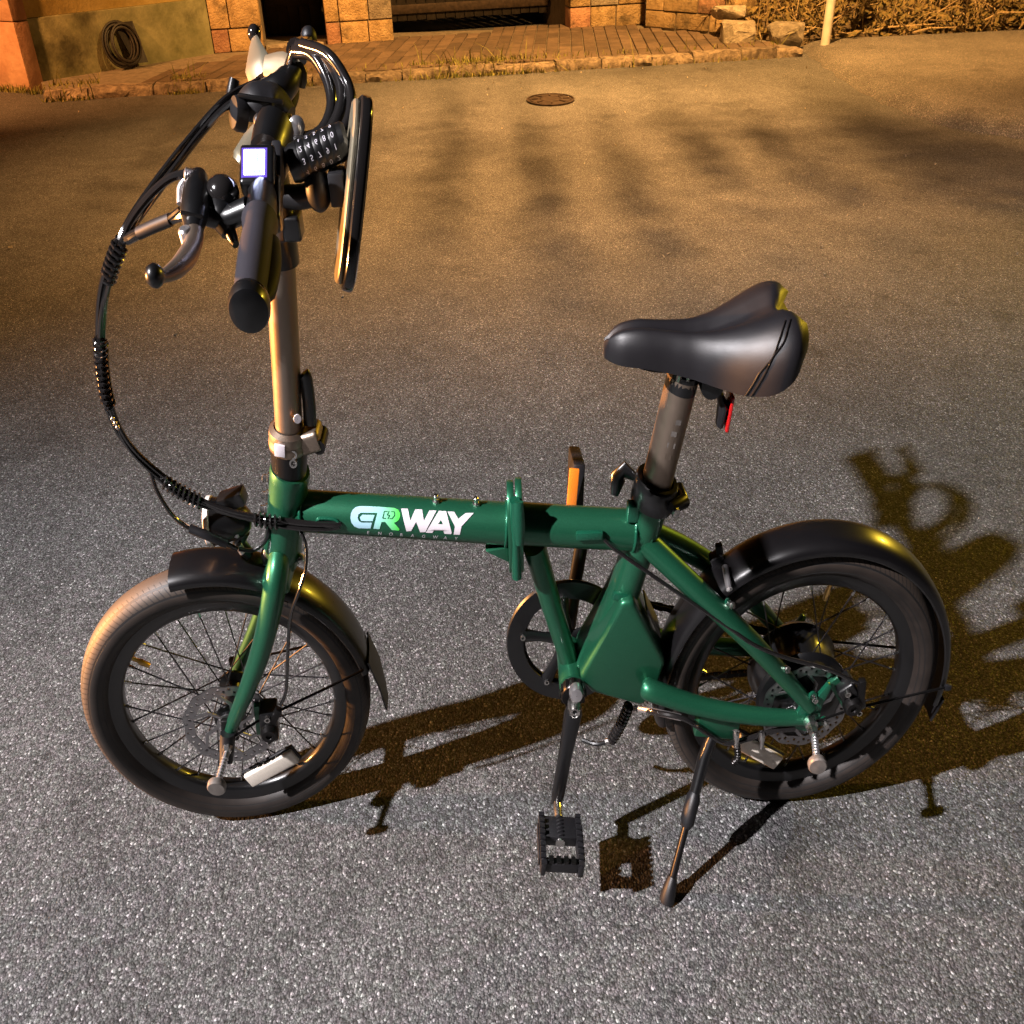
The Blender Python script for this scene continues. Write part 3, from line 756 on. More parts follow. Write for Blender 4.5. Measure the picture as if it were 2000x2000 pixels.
fl=[fpt(14,.270,-.03),fpt(14,.272,0),fpt(14,.270,.03),fpt(2,.276,-.031),fpt(2,.279,0),fpt(2,.276,.031),fpt(-9,.285,-.026),fpt(-9,.288,0),fpt(-9,.285,.026)]
mb.add(fl+[q*1.012 for q in fl],[(0,1,4,3),(1,2,5,4),(3,4,7,6),(4,5,8,7),(9,12,13,10),(10,13,14,11),(12,15,16,13),(13,16,17,14),(0,3,12,9),(3,6,15,12),(6,7,16,15),(7,8,17,16),(8,5,14,17),(5,2,11,14),(2,1,10,11),(1,0,9,10)])
mb.build('mud_flap',MATTE,ff,F,sharp=50)
mb=MB(); mb.add([q for q in [fpt(-4,.272,-.03),fpt(-4,.275,0),fpt(-4,.272,.03),fpt(-15,.277,-.022),fpt(-15,.281,0),fpt(-15,.277,.022)]]+[q*1.013 for q in [fpt(-4,.272,-.03),fpt(-4,.275,0),fpt(-4,.272,.03),fpt(-15,.277,-.022),fpt(-15,.281,0),fpt(-15,.277,.022)]],[(0,1,4,3),(1,2,5,4),(6,9,10,7),(7,10,11,8),(0,3,9,6),(3,4,10,9),(4,5,11,10),(5,2,8,11)])
mb.build('mud_flap',MATTE,rf,Rr,sharp=50)
for s in (-1,1):
    mb=MB(); mb.tube([(0.004,s*.068,0.0),(.06,s*.060,.02),fpt(13,.262,s*.036)],.0021,6); mb.build('mudguard_stay',BLKMET,ff,F)
    mb=MB(); mb.tube([(0.004,s*.080,0.0),(.08,s*.066,.01),fpt(3,.264,s*.036)],.0021,6); mb.build('mudguard_stay',BLKMET,rf,Rr)
    mb=MB(); mb.box(fpt(3,.268,s*.036),.006,.003,.005); mb.build('stay_clip',MATTE,rf,Rr,bevel=.002)

# ---- fork
legs=[(-0.3830,-0.0220,0.5348),(-0.3851,-0.0360,0.5234),(-0.3930,-0.0480,0.4992),(-0.4121,-0.0540,0.4514),(-0.4342,-0.0570,0.4033),(-0.4681,-0.0600,0.3433),(-0.5028,-0.0600,0.2872),(-0.5190,-0.0600,0.2574)]
rad=[.0160,.0180,.0185,.0180,.0170,.0145,.0118,.0105]
na=FS((0,-.057,0)); fa=FS((0,.057,0)); dl=na-V(legs[-1])
legsn=[V(q)+dl*(i/7.0)**2 for i,q in enumerate(legs)]
sp=smooth(legsn,4); rr=[interp(list(range(8)),rad,i/4) for i in range(len(sp))]
mb=MB(); mb.tube(sp,rr,16); fork=mb.build('fork',GREEN,bike)
mb=MB(); sh=fa-na; off0=V((.0,.044,.0))
sp2=[q+ (off0*(1-(i/(len(sp)-1)))**1.0 + sh*(i/(len(sp)-1))) + V((0,.055*sin(min(1,i/8)*pi/2)*(1-i/(len(sp)-1)),0)) for i,q in enumerate(sp)]
mb.tube(sp2,rr,14); mb.build('fork_leg',GREEN,fork)
hb_=V((-0.3849,0.0000,0.5237)); ht_=V((-0.3498,0.0000,0.6353)); hx=(ht_-hb_).normalized()
mb=MB(); mb.lathe(hb_-hx*.020,hx,[(.014,0),(.026,.003),(.028,.008),(.026,.016),(.026,.022)],24); mb.build('crown_race',GREEN,fork)
mb=MB(); mb.box(hb_-hx*.022+V((.0,.0,0)),.022,.048,.013); mb.build('fork_crown',GREEN,fork,bevel=.009,seg=3)
for s,q in ((-1,na),(1,fa)):
    mb=MB(); mb.box(V(q)+V((.004,0,.008)),.012,.0045,.020); mb.build('fork_dropout',BLKMET,fork,bevel=.003)
mb=MB(); mb.tube([na+V((.003,-.010,.012)),na+V((.0,-.016,-.004)),na+V((-.002,-.034,-.022))],[.013,.0135,.0115],12); mb.build('dropout_cover',MATTE,fork)

# ---- head tube, main tube, hinge, seat tube
mb=MB(); mb.lathe(hb_,hx,[(.020,-.001),(.0300,.001),(.0315,.006),(.0305,.016),(.0300,.03),(.0300,.09),(.0305,.118),(.0315,.126),(.0300,.132),(.020,.133)],32)
head=mb.build('head_tube',GREEN,bike)
for k,(u) in enumerate((.118,.092,.070)):
    q=hb_+hx*u+V((-.036,.0,0)); mb=MB(); mb.lathe(q+V((.006,0,0)),(-1,0,.1),[(.0075,0),(.0075,.004),(.005,.005),(.005,.012),(.0035,.013)],8,cap1=True); mb.build('mount_bolt',STEEL,head)
T0=V((-0.3434,0.0000,0.5872)); T1=V((0.0030,0.0000,0.5561)); T2=V((0.2340,0.0000,0.5380))
mb=MB(); mb.tube([T0-V((.03,0,-.002)),T0,T0.lerp(T1,.5),T1-V((.006,0,0))],[.0262,.0268,.0272,.0276],32); main=mb.build('main_tube',GREEN,bike)
mb=MB(); mb.tube([T1+V((.012,0,0)),T1.lerp(T2,.5),T2],[.0276,.0274,.0272],32); mb.build('rear_main_tube',GREEN,bike)
def plate(x0,x1,cz,hy,hz,name,m=GREEN,cx=0):
    mb=MB(); n=28; poly=[]
    for i in range(n):
        a=2*pi*i/n; c,s=cos(a),sin(a)
        poly.append((hy*abs(c)**.8*(1 if c>=0 else -1), cz+hz*abs(s)**.9*(1 if s>=0 else -1)))
    mb.add([V((x0,a,b)) for a,b in poly]+[V((x1,a,b)) for a,b in poly],[tuple(range(n)),tuple(range(2*n-1,n-1,-1))]+[(i,n+i,n+(i+1)%n,(i+1)%n) for i in range(n)])
    return mb.build(name,m,bike,bevel=.003)
hz=V((0.0092,0.0000,0.5542))
plate(hz.x-.0125,hz.x-.0012,hz.z-.004,.036,.066,'hinge_plate'); plate(hz.x+.0012,hz.x+.0125,hz.z-.002,.036,.068,'hinge_plate')
mb=MB(); mb.tube([(hz.x,-.030,hz.z-.060),(hz.x,-.030,hz.z+.060)],.0085,12); mb.build('hinge_pin',GREENW,bike)
mb=MB(); mb.tube([(hz.x+.006,-.036,hz.z+.062),(hz.x+.006,-.041,hz.z+.03),(hz.x+.006,-.040,hz.z-.0)],[.008,.010,.006],10,flat=.5,flat_dir=(0,1,0)); mb.build('hinge_latch',GREENW,bike)
mb=MB(); mb.prism([(hz.x-.012,hz.z-.020),(hz.x-.052,hz.z-.026),(hz.x-.012,hz.z-.046)],-.020,.020); mb.build('hinge_gusset',GREEN,bike,bevel=.003)
for u in (822,898):
    pass
for q in ((-0.1188,0.0000,0.6024),(-0.0536,0.0000,0.5972)):
    q=V(q); tz=T0.lerp(T1,(q.x-T0.x)/(T1.x-T0.x)).z+.0262
    mb=MB(); mb.lathe((q.x,0,tz),(0,0,1),[(.0065,0),(.0065,.003),(.0042,.004),(.0042,.010),(.003,.011)],8,cap1=True); mb.build('boss_bolt',STEEL,main)
# weld beads where the tubes meet
def weld(c,axis,r,par,n=56):
    ax=V(axis).normalized(); rf_=V((0,1,0)); bn=ax.cross(rf_).normalized(); pts=[c+(rf_*cos(2*pi*i/n)+bn*sin(2*pi*i/n))*(r+.0005*(i%2)) for i in range(n+1)]
    mb=MB(); mb.tube(pts,[.0026+.0007*(i%2) for i in range(n+1)],6,caps=False); mb.build('weld_bead',GREENW,par,sharp=80)
tx_=(T1-T0).normalized()
weld(T1-tx_*.009,tx_,.0275,main); weld(T1+tx_*.0155,tx_,.0275,main); weld(T2-tx_*.028,tx_,.0274,main); weld(T0+tx_*.006,tx_,.0272,main)
# cable port in the side of the main tube
def on_tube(A_,B_,r,t,ang,off=0.0):
    c=A_.lerp(B_,t); ax=(B_-A_).normalized(); lat=V((0,-1,0)); upv=ax.cross(V((0,1,0))); upv = upv if upv.z>0 else -upv
    return c+(lat*cos(ang)+upv*sin(ang))*(r+off)
def oval(cx_,ca,la,wa,n=20):
    out=[]
    for i in range(n):
        a=2*pi*i/n; c,s=cos(a),sin(a)
        out.append((cx_+la*abs(c)**.6*(1 if c>0 else -1), ca+wa*abs(s)**.8*(1 if s>0 else -1)))
    return out
Ltube=(T1-T0).length
ov=oval(.145,.17,.05,.20); mb=MB()
mb.tube([on_tube(T0,T1,.0268,a,b,.0004) for a,b in ov]+[on_tube(T0,T1,.0268,*ov[0],.0004)],.0024,8,caps=False); mb.build('cable_port_rim',GREENW,main)
mb=MB(); mb.add([on_tube(T0,T1,.0268,a,b,.0008) for a,b in ov],[tuple(range(len(ov)))]); mb.build('cable_port',GLOSS,main)
# seat tube
st=[V((0.2351,0.0000,0.5902)),V((0.2227,0.0000,0.5350)),V((0.2009,0.0000,0.4514)),V((0.1726,0.0000,0.3611)),V((.126,0,.292))]
mb=MB(); mb.tube(st,[.0285,.0275,.0270,.0270,.0270],28); seat_tube=mb.build('seat_tube',GREEN,bike)
sx=(st[0]-st[1]).normalized()
mb=MB(); mb.lathe(st[0]-sx*.008,sx,[(.029,0),(.0350,.001),(.0355,.012),(.0345,.016),(.0355,.020),(.0355,.034),(.033,.037),(.027,.037)],28); clamp=mb.build('seat_clamp',BLACK,bike)
mb=MB(); c=st[0]+sx*.012; mb.tube([c+V((.020,-.034,-.004)),c+V((.044,-.016,-.008)),c+V((.042,.012,-.006))],[.008,.011,.008],10); mb.build('clamp_bolt',BLACK,clamp)
mb=MB(); mb.lathe(c+V((.026,-.040,-.006)),(.4,-1,0),[(.007,0),(.007,.004),(.0005,.005)],8); mb.build('clamp_nut',STEEL,clamp)
mb=MB(); mb.tube([c+V((-.028,.024,.002)),c+V((-.046,.028,.012)),c+V((-.056,.026,.002)),c+V((-.062,.018,-.020))],[.007,.013,.014,.007],12,flat=.55,flat_dir=(0,1,.3)); mb.build('quick_release_lever',BLACK,clamp)
mb=MB(); mb.box(st[0]+sx*(-.012)+V((-.031,-.012,0)),.010,.008,.014); mb.build('clamp_slot_lug',GREENW,seat_tube,bevel=.004,seg=3)
# strut and bottom bracket
mb=MB(); mb.tube([V((0.0405,-0.0000,0.5191)),V((0.0692,0.0000,0.4182)),V((0.1007,0.0000,0.3177)),V((.107,0,.300))],[.0195,.0180,.0172,.0172],20); mb.build('down_strut',GREEN,bike)
mb=MB(); mb.lathe((.105,.040,.298),(0,-1,0),[(.019,0),(.0235,.002),(.0235,.078),(.019,.080)],28); bb=mb.build('bottom_bracket_shell',GREEN,bike)
mb=MB(); mb.lathe((.105,-.040,.298),(0,-1,0),[(.0215,0),(.0225,.003),(.0225,.014),(.020,.017),(.0085,.018),(.0085,.034)],24); mb.build('bracket_cup',BLKMET,bb)
for k in range(12):
    a=2*pi*k/12; mb=MB(); mb.box((.105+.0225*cos(a),-.049,.298+.0225*sin(a)),.0022,.006,.0022); mb.build('cup_spline',BLKMET,bb)
# battery / controller box behind the seat tube
bx_=[(.117,.318),(.140,.288),(0.174,0.277),(0.237,0.257),(0.260,0.293),(0.272,0.342),(0.207,0.456),(0.185,0.454),(.160,.400)]
mb=MB(); mb.prism(bx_,-.042,.042); box_=mb.build('battery_box',GREEN,bike,bevel=.009,seg=3); box_['label']='flat sided green battery box behind the seat tube'
q0=V((0.2164,-0.0430,0.4341)); 
mb=MB(); c=V((.246,.0,.395)); R=Matrix.Rotation(radians(-29),3,'Y'); mb.box(c+V((.004,0,0)),.0018,.020,.030,R); mb.build('box_sticker',MAGNET,box_,bevel=.001)
mb=MB(); mb.box((.1885,-.0275,.452),.016,.004,.006,Matrix.Rotation(radians(15),3,'Y')); mb.build('weld_plate',GREENW,box_,bevel=.003)

# ---- stays
def stay(pts,r,name,m=GREEN,n=16,flat=1):
    mb=MB(); s=smooth(pts,4); mb.tube(s,[interp(list(range(len(r))),r,i/4) for i in range(len(s))],n,flat=flat,flat_dir=(0,1,0)); return mb.build(name,m,bike)
nd=V((WB/2+.006,-.066,.262)); fd=V((WB/2+.006,.066,.262))
ns=[V((0.2244,-0.0120,0.5316)),V((0.3174,-0.0420,0.4682)),V((0.4140,-0.0600,0.3937)),nd+V((-.006,0,.014))]
stay(ns,[.0180,.0170,.0155,.0125],'seat_stay'); fs_=[V((q.x,-q.y,q.z)) for q in ns]; stay(fs_,[.0180,.0170,.0155,.0125],'seat_stay')
cn=[V((0.2369,-0.0500,0.3045)),V((0.2498,-0.0540,0.3021)),V((0.3455,-0.0620,0.2747)),V((0.4534,-0.0670,0.2581)),nd+V((-.012,0,-.010))]
stay(cn,[.0150,.0165,.0150,.0135,.0115],'chain_stay'); stay([V((q.x,-q.y,q.z)) for q in cn],[.0150,.0165,.0150,.0135,.0115],'chain_stay')
mb=MB(); mb.tube([V((cn[0].x+.006,-.048,cn[0].z)),V((cn[0].x+.006,.048,cn[0].z))],.012,12); mb.build('stay_bridge',GREEN,bike)
for s in (-1,1):
    mb=MB(); mb.prism([(WB/2-.030,.236),(WB/2+.010,.226),(WB/2+.022,.240),(WB/2+.020,.276),(WB/2+.030,.318),(WB/2+.022,.322),(WB/2+.002,.288),(WB/2-.018,.284)],s*.063,s*.071)
    mb.build('dropout',GREENW,bike,bevel=.0025)
def boss(p,dirv,r=.0055,l=.010,m=STEEL):
    mb=MB(); mb.lathe(p,dirv,[(r,0),(r,l*.6),(r*.8,l*.65),(r*.8,l),(.0005,l)],8); mb.build('eyelet_bolt',m,bike)
    mb=MB(); mb.lathe(V(p)-V(dirv).normalized()*.004,dirv,[(r*1.4,0),(r*1.5,.003),(r*1.1,.004)],12); mb.build('eyelet',GREENW,bike)
boss(V((0.3667,-0.0500,0.4539)),(.5,-.6,.3)); boss(V((0.5343,-0.0720,0.3000)),(.2,-1,.1)); boss(V((0.4755,-0.0660,0.3497)),(.5,-.7,.5)); boss(V((0.5633,-0.0740,0.2513)),(.3,-1,0))
for s in (1,):
    p0=V((0.3663,-0.0280,0.4777)); mb=MB(); mb.tube([p0+V((0,.018,.005)),p0+V((0,-.016,-.004))],.0055,10); mb.build('mudguard_bolt',ALLOY,bike)
mb=MB(); mb.box(V((0.3640,0.0220,0.4660)),.012,.010,.013,Matrix.Rotation(radians(-25),3,'Y')); mb.build('mudguard_bracket',MATTE,bike,bevel=.004)
mb=MB(); mb.box(V((0.3644,0.0220,0.4841)),.006,.005,.010,Matrix.Rotation(radians(-15),3,'Y')); mb.build('bracket_clip',MATTE,bike,bevel=.002)

# ---- calipers
def caliper(mp,c,ang,lat,par):
    R=Matrix.Rotation(ang,3,'Y')
    mb=MB(); mb.box((c[0],lat,c[1]),.016,.016,.030,R); o=mb.build('brake_caliper',BLACK,par,mp,bevel=.006,seg=3)
    mb=MB(); mb.lathe((c[0],lat-.012,c[1]-.006),(0,-1,0),[(.016,0),(.016,.010),(.012,.014),(.006,.014),(.005,.011),(.0005,.011)],20); mb.build('pad_adjuster',BLKMET,o,mp)
    mb=MB(); mb.box((c[0]+.012,lat-.014,c[1]+.016),.006,.005,.024,Matrix.Rotation(ang+.5,3,'Y')); mb.build('caliper_arm',BLKMET,o,mp,bevel=.002)
    for dz in (.024,-.024):
        mb=MB(); q=V((c[0],lat-.016,c[1]))+R@V((0,0,dz)); mb.lathe(q,(0,-1,0),[(.005,0),(.005,.006),(.003,.006),(.0028,.003),(.0005,.003)],10); mb.build('caliper_bolt',STEEL,o,mp)
    mb=MB(); mb.box((c[0]-.016,lat+.004,c[1]),.010,.004,.030,R); mb.build('caliper_mount',GREEN,o,mp,bevel=.002)
caliper(F,(.074,.008),radians(8),-.052,fork)
caliper(Rr,(.070,.036),radians(-38),-.060,bike)

# ---- chainset
mb=MB(); C_=V((.105,.050,.298)); 
mb.lathe(C_,(0,-1,0),[(.086,-.0025),(.117,-.0035),(.119,0),(.117,.0035),(.086,.0025)],72,closed=True); ring=mb.build('chain_guard',BLACK,bike); ring['label']='black chainring guard with five arms on the far side'
tm_=MB(); N=52
for i in range(N):
    a=2*pi*i/N; tm_.box(C_+V((.1035*cos(a),.005,.1035*sin(a))),.004,.0011,.0024,Matrix.Rotation(-a,3,'Y'))
tm_.build('chainring_teeth',STEEL,ring)
mb=MB(); mb.lathe(C_+V((0,.005,0)),(0,-1,0),[(.082,-.001),(.101,-.001),(.101,.001),(.082,.001)],60,closed=True); mb.build('chainring',BLKMET,ring)
for k in range(5):
    a=2*pi*k/5+.45; mb=MB(); mb.tube([C_+V((.012*cos(a),.006,.012*sin(a))),C_+V((.05*cos(a),.004,.05*sin(a))),C_+V((.090*cos(a),.001,.090*sin(a)))],[.013,.009,.013],10,flat=.45,flat_dir=(0,1,0)); mb.build('spider_arm',BLACK,ring)
    mb=MB(); mb.lathe(C_+V((.088*cos(a),-.003,.088*sin(a))),(0,-1,0),[(.0055,0),(.005,.003),(.003,.003),(.003,.001),(.0005,.001)],10); mb.build('chainring_bolt',STEEL,ring)
# chain
ch=MB(); cog=V((WB/2,.050,.257)); up0=C_+V((-.0,.005,.1045)); up1=cog+V((0,.003,.033)); lo0=C_+V((0,.005,-.1045)); lo1=cog+V((.0,.003,-.033))
def chain_run(a,b,n):
    dv=(b-a)/n
    for i in range(n):
        c=a+dv*(i+.5); th=atan2(dv.z,dv.x); R=Matrix.Rotation(-th,3,'Y')
        w=.0035 if i%2 else .0024
        for s in (-1,1): ch.box(c+V((0,s*w,0)),dv.length*.56,.0006,.0042,R)
        ch.tube([c-dv*.5+V((0,-.003,0)),c-dv*.5+V((0,.003,0))],.0036,6)
chain_run(up0,up1,34); chain_run(lo0,lo1,34)
for i in range(26):
    a=pi/2+pi*i/26; p_=C_+V((.1045*cos(a),.005,.1045*sin(a))); R=Matrix.Rotation(-(a+pi/2),3,'Y')
    for s in (-1,1): ch.box(p_+V((0,s*(.0035 if i%2 else .0024),0)),.0072,.0006,.0042,R)
ch.build('chain',BLKMET,bike,kind=None)
def crank(p0,p1,lat0,lat1,name):
    a=V((p0[0],lat0,p0[1])); b=V((p1[0],lat1,p1[1])); mb=MB()
    mb.tube([a-(b-a).normalized()*.004,a+(b-a)*.06,a.lerp(b,.5),a+(b-a)*.95,b+(b-a).normalized()*.010],[.0125,.0165,.0130,.0130,.0100],16,flat=.62,flat_dir=(0,1,0))
    return mb.build(name,BLACK,bike,bevel=0)
near_end=V((.074,-.098,.132)); far_end=V((.136,.098,.464))
cr=crank((.105,.298),(.074,.132),-.076,-.096,'crank_arm'); crf=crank((.105,.298),(.136,.464),.076,.096,'crank_arm')
cr['label']='near crank arm hanging down'; crf['label']='far crank arm pointing up'
mb=MB(); mb.lathe((.105,-.070,.300),(0,-1,.0),[(.0105,-.004),(.0120,.004),(.0120,.010),(.009,.0175),(.0085,.016),(.004,.0155),(.0035,.012),(.0005,.012)],20); mb.build('crank_bolt',STEEL,cr)
mb=MB(); mb.lathe((.109,-.066,.318),(0,-1,.3),[(.012,-.006),(.013,.004),(.010,.010),(.0005,.011)],16); mb.build('crank_cap',ALLOY,cr)
def pedal(c,s,name,label,tilt):
    # c = spindle root, s = side
    R=Matrix.Rotation(tilt,3,'Y'); par=None
    def L_(x,y,z): return V(c)+V((0,s*y,0))+R@V((x,0,z))
    mb=MB(); 
    for sx_ in (-1,1):
        mb.add([L_(sx_*.034-.005,.020,-.013),L_(sx_*.034+.005,.020,-.013),L_(sx_*.034+.005,.020,.013),L_(sx_*.034-.005,.020,.013),
                L_(sx_*.034-.005,.104,-.013),L_(sx_*.034+.005,.104,-.013),L_(sx_*.034+.005,.104,.013),L_(sx_*.034-.005,.104,.013)],
               [(0,1,2,3),(7,6,5,4),(0,4,5,1),(1,5,6,2),(2,6,7,3),(3,7,4,0)])
    for y0,y1 in ((.022,.058),(.088,.100)):
        mb.add([L_(x,y,z) for y in (y0,y1) for x,z in ((-.030,-.010),(.030,-.010),(.030,.010),(-.030,.010))],[(0,1,2,3),(7,6,5,4),(0,4,5,1),(1,5,6,2),(2,6,7,3),(3,7,4,0)])
    o=mb.build(name,MATTE,bike,bevel=.0035); o['label']=label
    mb=MB(); mb.tube([L_(0,-.006,0),L_(0,.004,0),L_(0,.006,0),L_(0,.018,0),L_(0,.019,0),L_(0,.060,0)],[.0075,.0085,.0085,.007,.0095,.0085],12); mb.build('pedal_spindle',STEEL,o)
    for k in range(6):
        mb=MB(); mb.lathe(L_(0,.024+k*.006,.0065),(0,1,0),[(.006,-.0015),(.0080,0),(.006,.0015)],10); mb.build('spindle_rib',MATTE,o)
    for sx_ in (-1,1):
        for k in range(9):
            mb=MB(); mb.box(L_(sx_*.034,.024+k*.0095,.014),.0050,.0028,.0022,R); mb.build('pedal_tooth',MATTE,o)
    for k in range(4):
        mb=MB(); mb.box(L_(-.020+k*.0133,.094,.0115),.004,.005,.003,R); mb.build('pedal_stud',BLKMET,o)
    for sx_ in (-1,1):
        mb=MB(); mb.box(L_(sx_*.0402,.062,0),.0016,.028,.0085,R); r_=mb.build('pedal_reflector',AMBER if s>0 else MATTE,o,bevel=.001)
    return o
pedal(near_end+V((0,-.010,-.004)),-1,'pedal','near platform pedal with open cage',radians(6))
pf=far_end+V((.0,.012,0))
def folded_pedal():
    mb=MB(); R=Matrix.Rotation(radians(8),3,'Y')
    c=V((0.1230,0.1300,0.5283)); mb.box(c,.0105,.042,.036,Matrix.Rotation(radians(4),3,'Y')@Matrix.Rotation(radians(-16),3,'X')); o=mb.build('pedal',MATTE,bike,bevel=.004); o['label']='far pedal folded upright with amber reflector'
    mb=MB(); c2=V((0.1158,0.1000,0.5540)); mb.box(c2+V((-.003,-.022,0)),.0085,.003,.026,Matrix.Rotation(radians(6),3,'Y')@Matrix.Rotation(radians(-10),3,'X')); mb.build('pedal_reflector',AMBER,o,bevel=.0015)
    mb=MB(); mb.tube([far_end+V((0,-.004,0)),far_end+V((-.004,.02,.012)),c+V((0,-.02,-.03))],.008,10); mb.build('pedal_spindle',STEEL,o)
    return o
folded_pedal()

# ---- chain tensioner / motor cable under the box
def ribbed(pts,r,name,m,par,pitch=.006,k=6):
    s=smooth(pts,k); mb=MB(); mb.tube(s,r*.82,10); o=mb.build(name,m,par)
    L=0; mb=MB(); acc=0
    for i in range(len(s)-1):
        seg=(s[i+1]-s[i]); ln=seg.length
        while acc<ln:
            q=s[i]+seg*(acc/ln); mb.lathe(q,seg,[(r*.8,-pitch*.3),(r,0),(r*.8,pitch*.3)],10); acc+=pitch
        acc-=ln
    mb.build('conduit_rib',m,o); return o
ribbed([(0.2172,-0.0100,0.2248),(0.2046,-0.0120,0.1888),(0.1860,-0.0160,0.1566)],.0105,'motor_conduit',GLOSS,bike,.007)
mb=MB(); mb.tube(smooth([(0.1850,-0.0160,0.1567),(0.1580,-0.0100,0.1434),(0.1306,0.0000,0.1421)],5),.0035,8); mb.build('conduit_lead',BLACK,bike)
mb=MB(); mb.tube([(0.1829,-0.0160,0.1568),(0.1758,-0.0150,0.1535)],.0055,8); mb.build('conduit_ferrule',STEEL,bike)
mb=MB(); mb.tube(smooth([(0.2274,-0.0200,0.2311),(0.2573,-0.0500,0.2548),(0.3070,-0.0680,0.2603),(0.3540,-0.0700,0.2302),(0.3914,-0.0700,0.2086),(0.4290,-0.0720,0.2186),(0.4699,-0.0740,0.2350),(0.5130,-0.0740,0.2400)],6),.0042,8); mb.build('rear_brake_cable',GLOSS,bike)
mb=MB(); mb.tube(smooth([(0.2321,-0.0300,0.2409),(0.2623,-0.0500,0.2546),(0.3026,-0.0660,0.2603)],6),.0050,8); mb.build('cable_sleeve',ALLOY,bike)

# ---- kickstand
foot=V((.275,-.1905,.0165+.008)); top=V((0.3628,-0.0580,0.2068)); kd=(top-foot)
mb=MB(); mb.box(top+V((.012,.004,.026)),.040,.010,.022,Matrix.Rotation(radians(8),3,'Y')); ks=mb.build('kickstand_mount',GREEN,bike,bevel=.004)
for q in ((0.4046,-0.0740,0.2330),(0.4523,-0.0740,0.2290)):
    mb=MB(); mb.lathe(V(q)+V((0,0,.006)),(0,-.6,-1),[(.006,0),(.006,.012),(.0045,.014),(.0045,.024),(.0005,.025)],10); mb.build('mount_bolt',STEEL,ks)
mb=MB(); mb.tube([top+V((.006,.0,.008)),foot+kd*.88,foot+kd*.64],[.0105,.0115,.0095],12); k2=mb.build('kickstand',BLACK,bike); k2['label']='black kickstand leg reaching forward to the asphalt'
mb=MB(); mb.tube([foot+kd*.66,foot+kd*.63,foot+kd*.48,foot+kd*.44],[.0095,.0125,.0130,.0085],12); mb.build('kickstand_sleeve',MATTE,k2)
mb=MB(); mb.tube([foot+kd*.45,foot+kd*.10],.0068,12); mb.build('kickstand_rod',BLKMET,k2)
mb=MB(); mb.tube([foot+kd*.13,foot+kd*.10,foot+kd*.02,foot+V((0,0,-.006))],[.0085,.0105,.0135,.0145],12); mb.build('kickstand_foot',MATTE,k2)
ribbed([top+V((.05,-.006,.0)),top+V((.055,-.012,-.030)),top+V((.050,-.010,-.045))],.0065,'kickstand_spring',BLKMET,k2,.005)

# ---- seat post and saddle
sp0=st[0]+sx*.02; sp1=V((0.2676,0.0000,0.7597)); sv=(sp1-sp0).normalized()
mb=MB(); mb.tube([sp0-sv*.03,sp1],.0240,28); spost=mb.build('seat_post',POST,bike)
mb=MB(); mb.tube([sp1-sv*.016,sp1+sv*.006],[.0246,.0236],24); mb.build('post_cap',BLACK,spost)
for k in range(4):                       # minimum insertion marks printed on the post
    t=.045+.016*k; c=sp1-sv*t; a=radians(128); pw=.007
    lat=V((-sv.z,0,sv.x)); mb=MB(); w0=.0244
    q=lambda th,tt: sp1-sv*tt+V((0,-1,0))*(w0*cos(th))+lat*(w0*sin(th))
    th0=radians(-14+6*(k%2)); th1=th0+radians(20 if k!=2 else 30)
    mb.add([q(th0,t),q(th1,t),q(th1,t+.007),q(th0,t+.007)],[(0,1,2,3)]); mb.build('post_mark',POST if k==3 else MAGNET,spost)
mb=MB(); mb.box(sp1+V((.016,0,.012)),.030,.016,.010); sclamp=mb.build('saddle_clamp',BLACK,bike,bevel=.004)
mb=MB(); mb.lathe(sp1+V((.040,-.022,-.004)),(0,1,0),[(.0005,0),(.017,.001),(.018,.006),(.018,.038),(.017,.043),(.0005,.044)],20); mb.build('clamp_barrel',BLACK,sclamp)
for dx in (-.012,.002):
    mb=MB(); mb.lathe(sp1+V((dx,-.020,.006)),(0,-.6,1),[(.004,0),(.004,.014),(.0005,.015)],8); mb.build('clamp_bolt',STEEL,sclamp)
for s in (-1,1):
    mb=MB(); mb.tube(smooth([(.185,s*.014,.785),(.225,s*.020,.779),(.300,s*.022,.779),(.350,s*.026,.790),(.380,s*.030,.806)],5),.0036,8); mb.build('saddle_rail',BLKMET,sclamp)
SX=[0,.03,.08,.18,.32,.46,.58,.70,.82,.91,.97,1.0]
SWd=[.006,.016,.0235,.0275,.030,.037,.051,.068,.081,.083,.074,.046]
STz=[.800,.811,.818,.821,.818,.816,.820,.829,.841,.847,.845,.838]
SDr=[.012,.024,.032,.036,.038,.042,.050,.060,.066,.058,.040,.020]
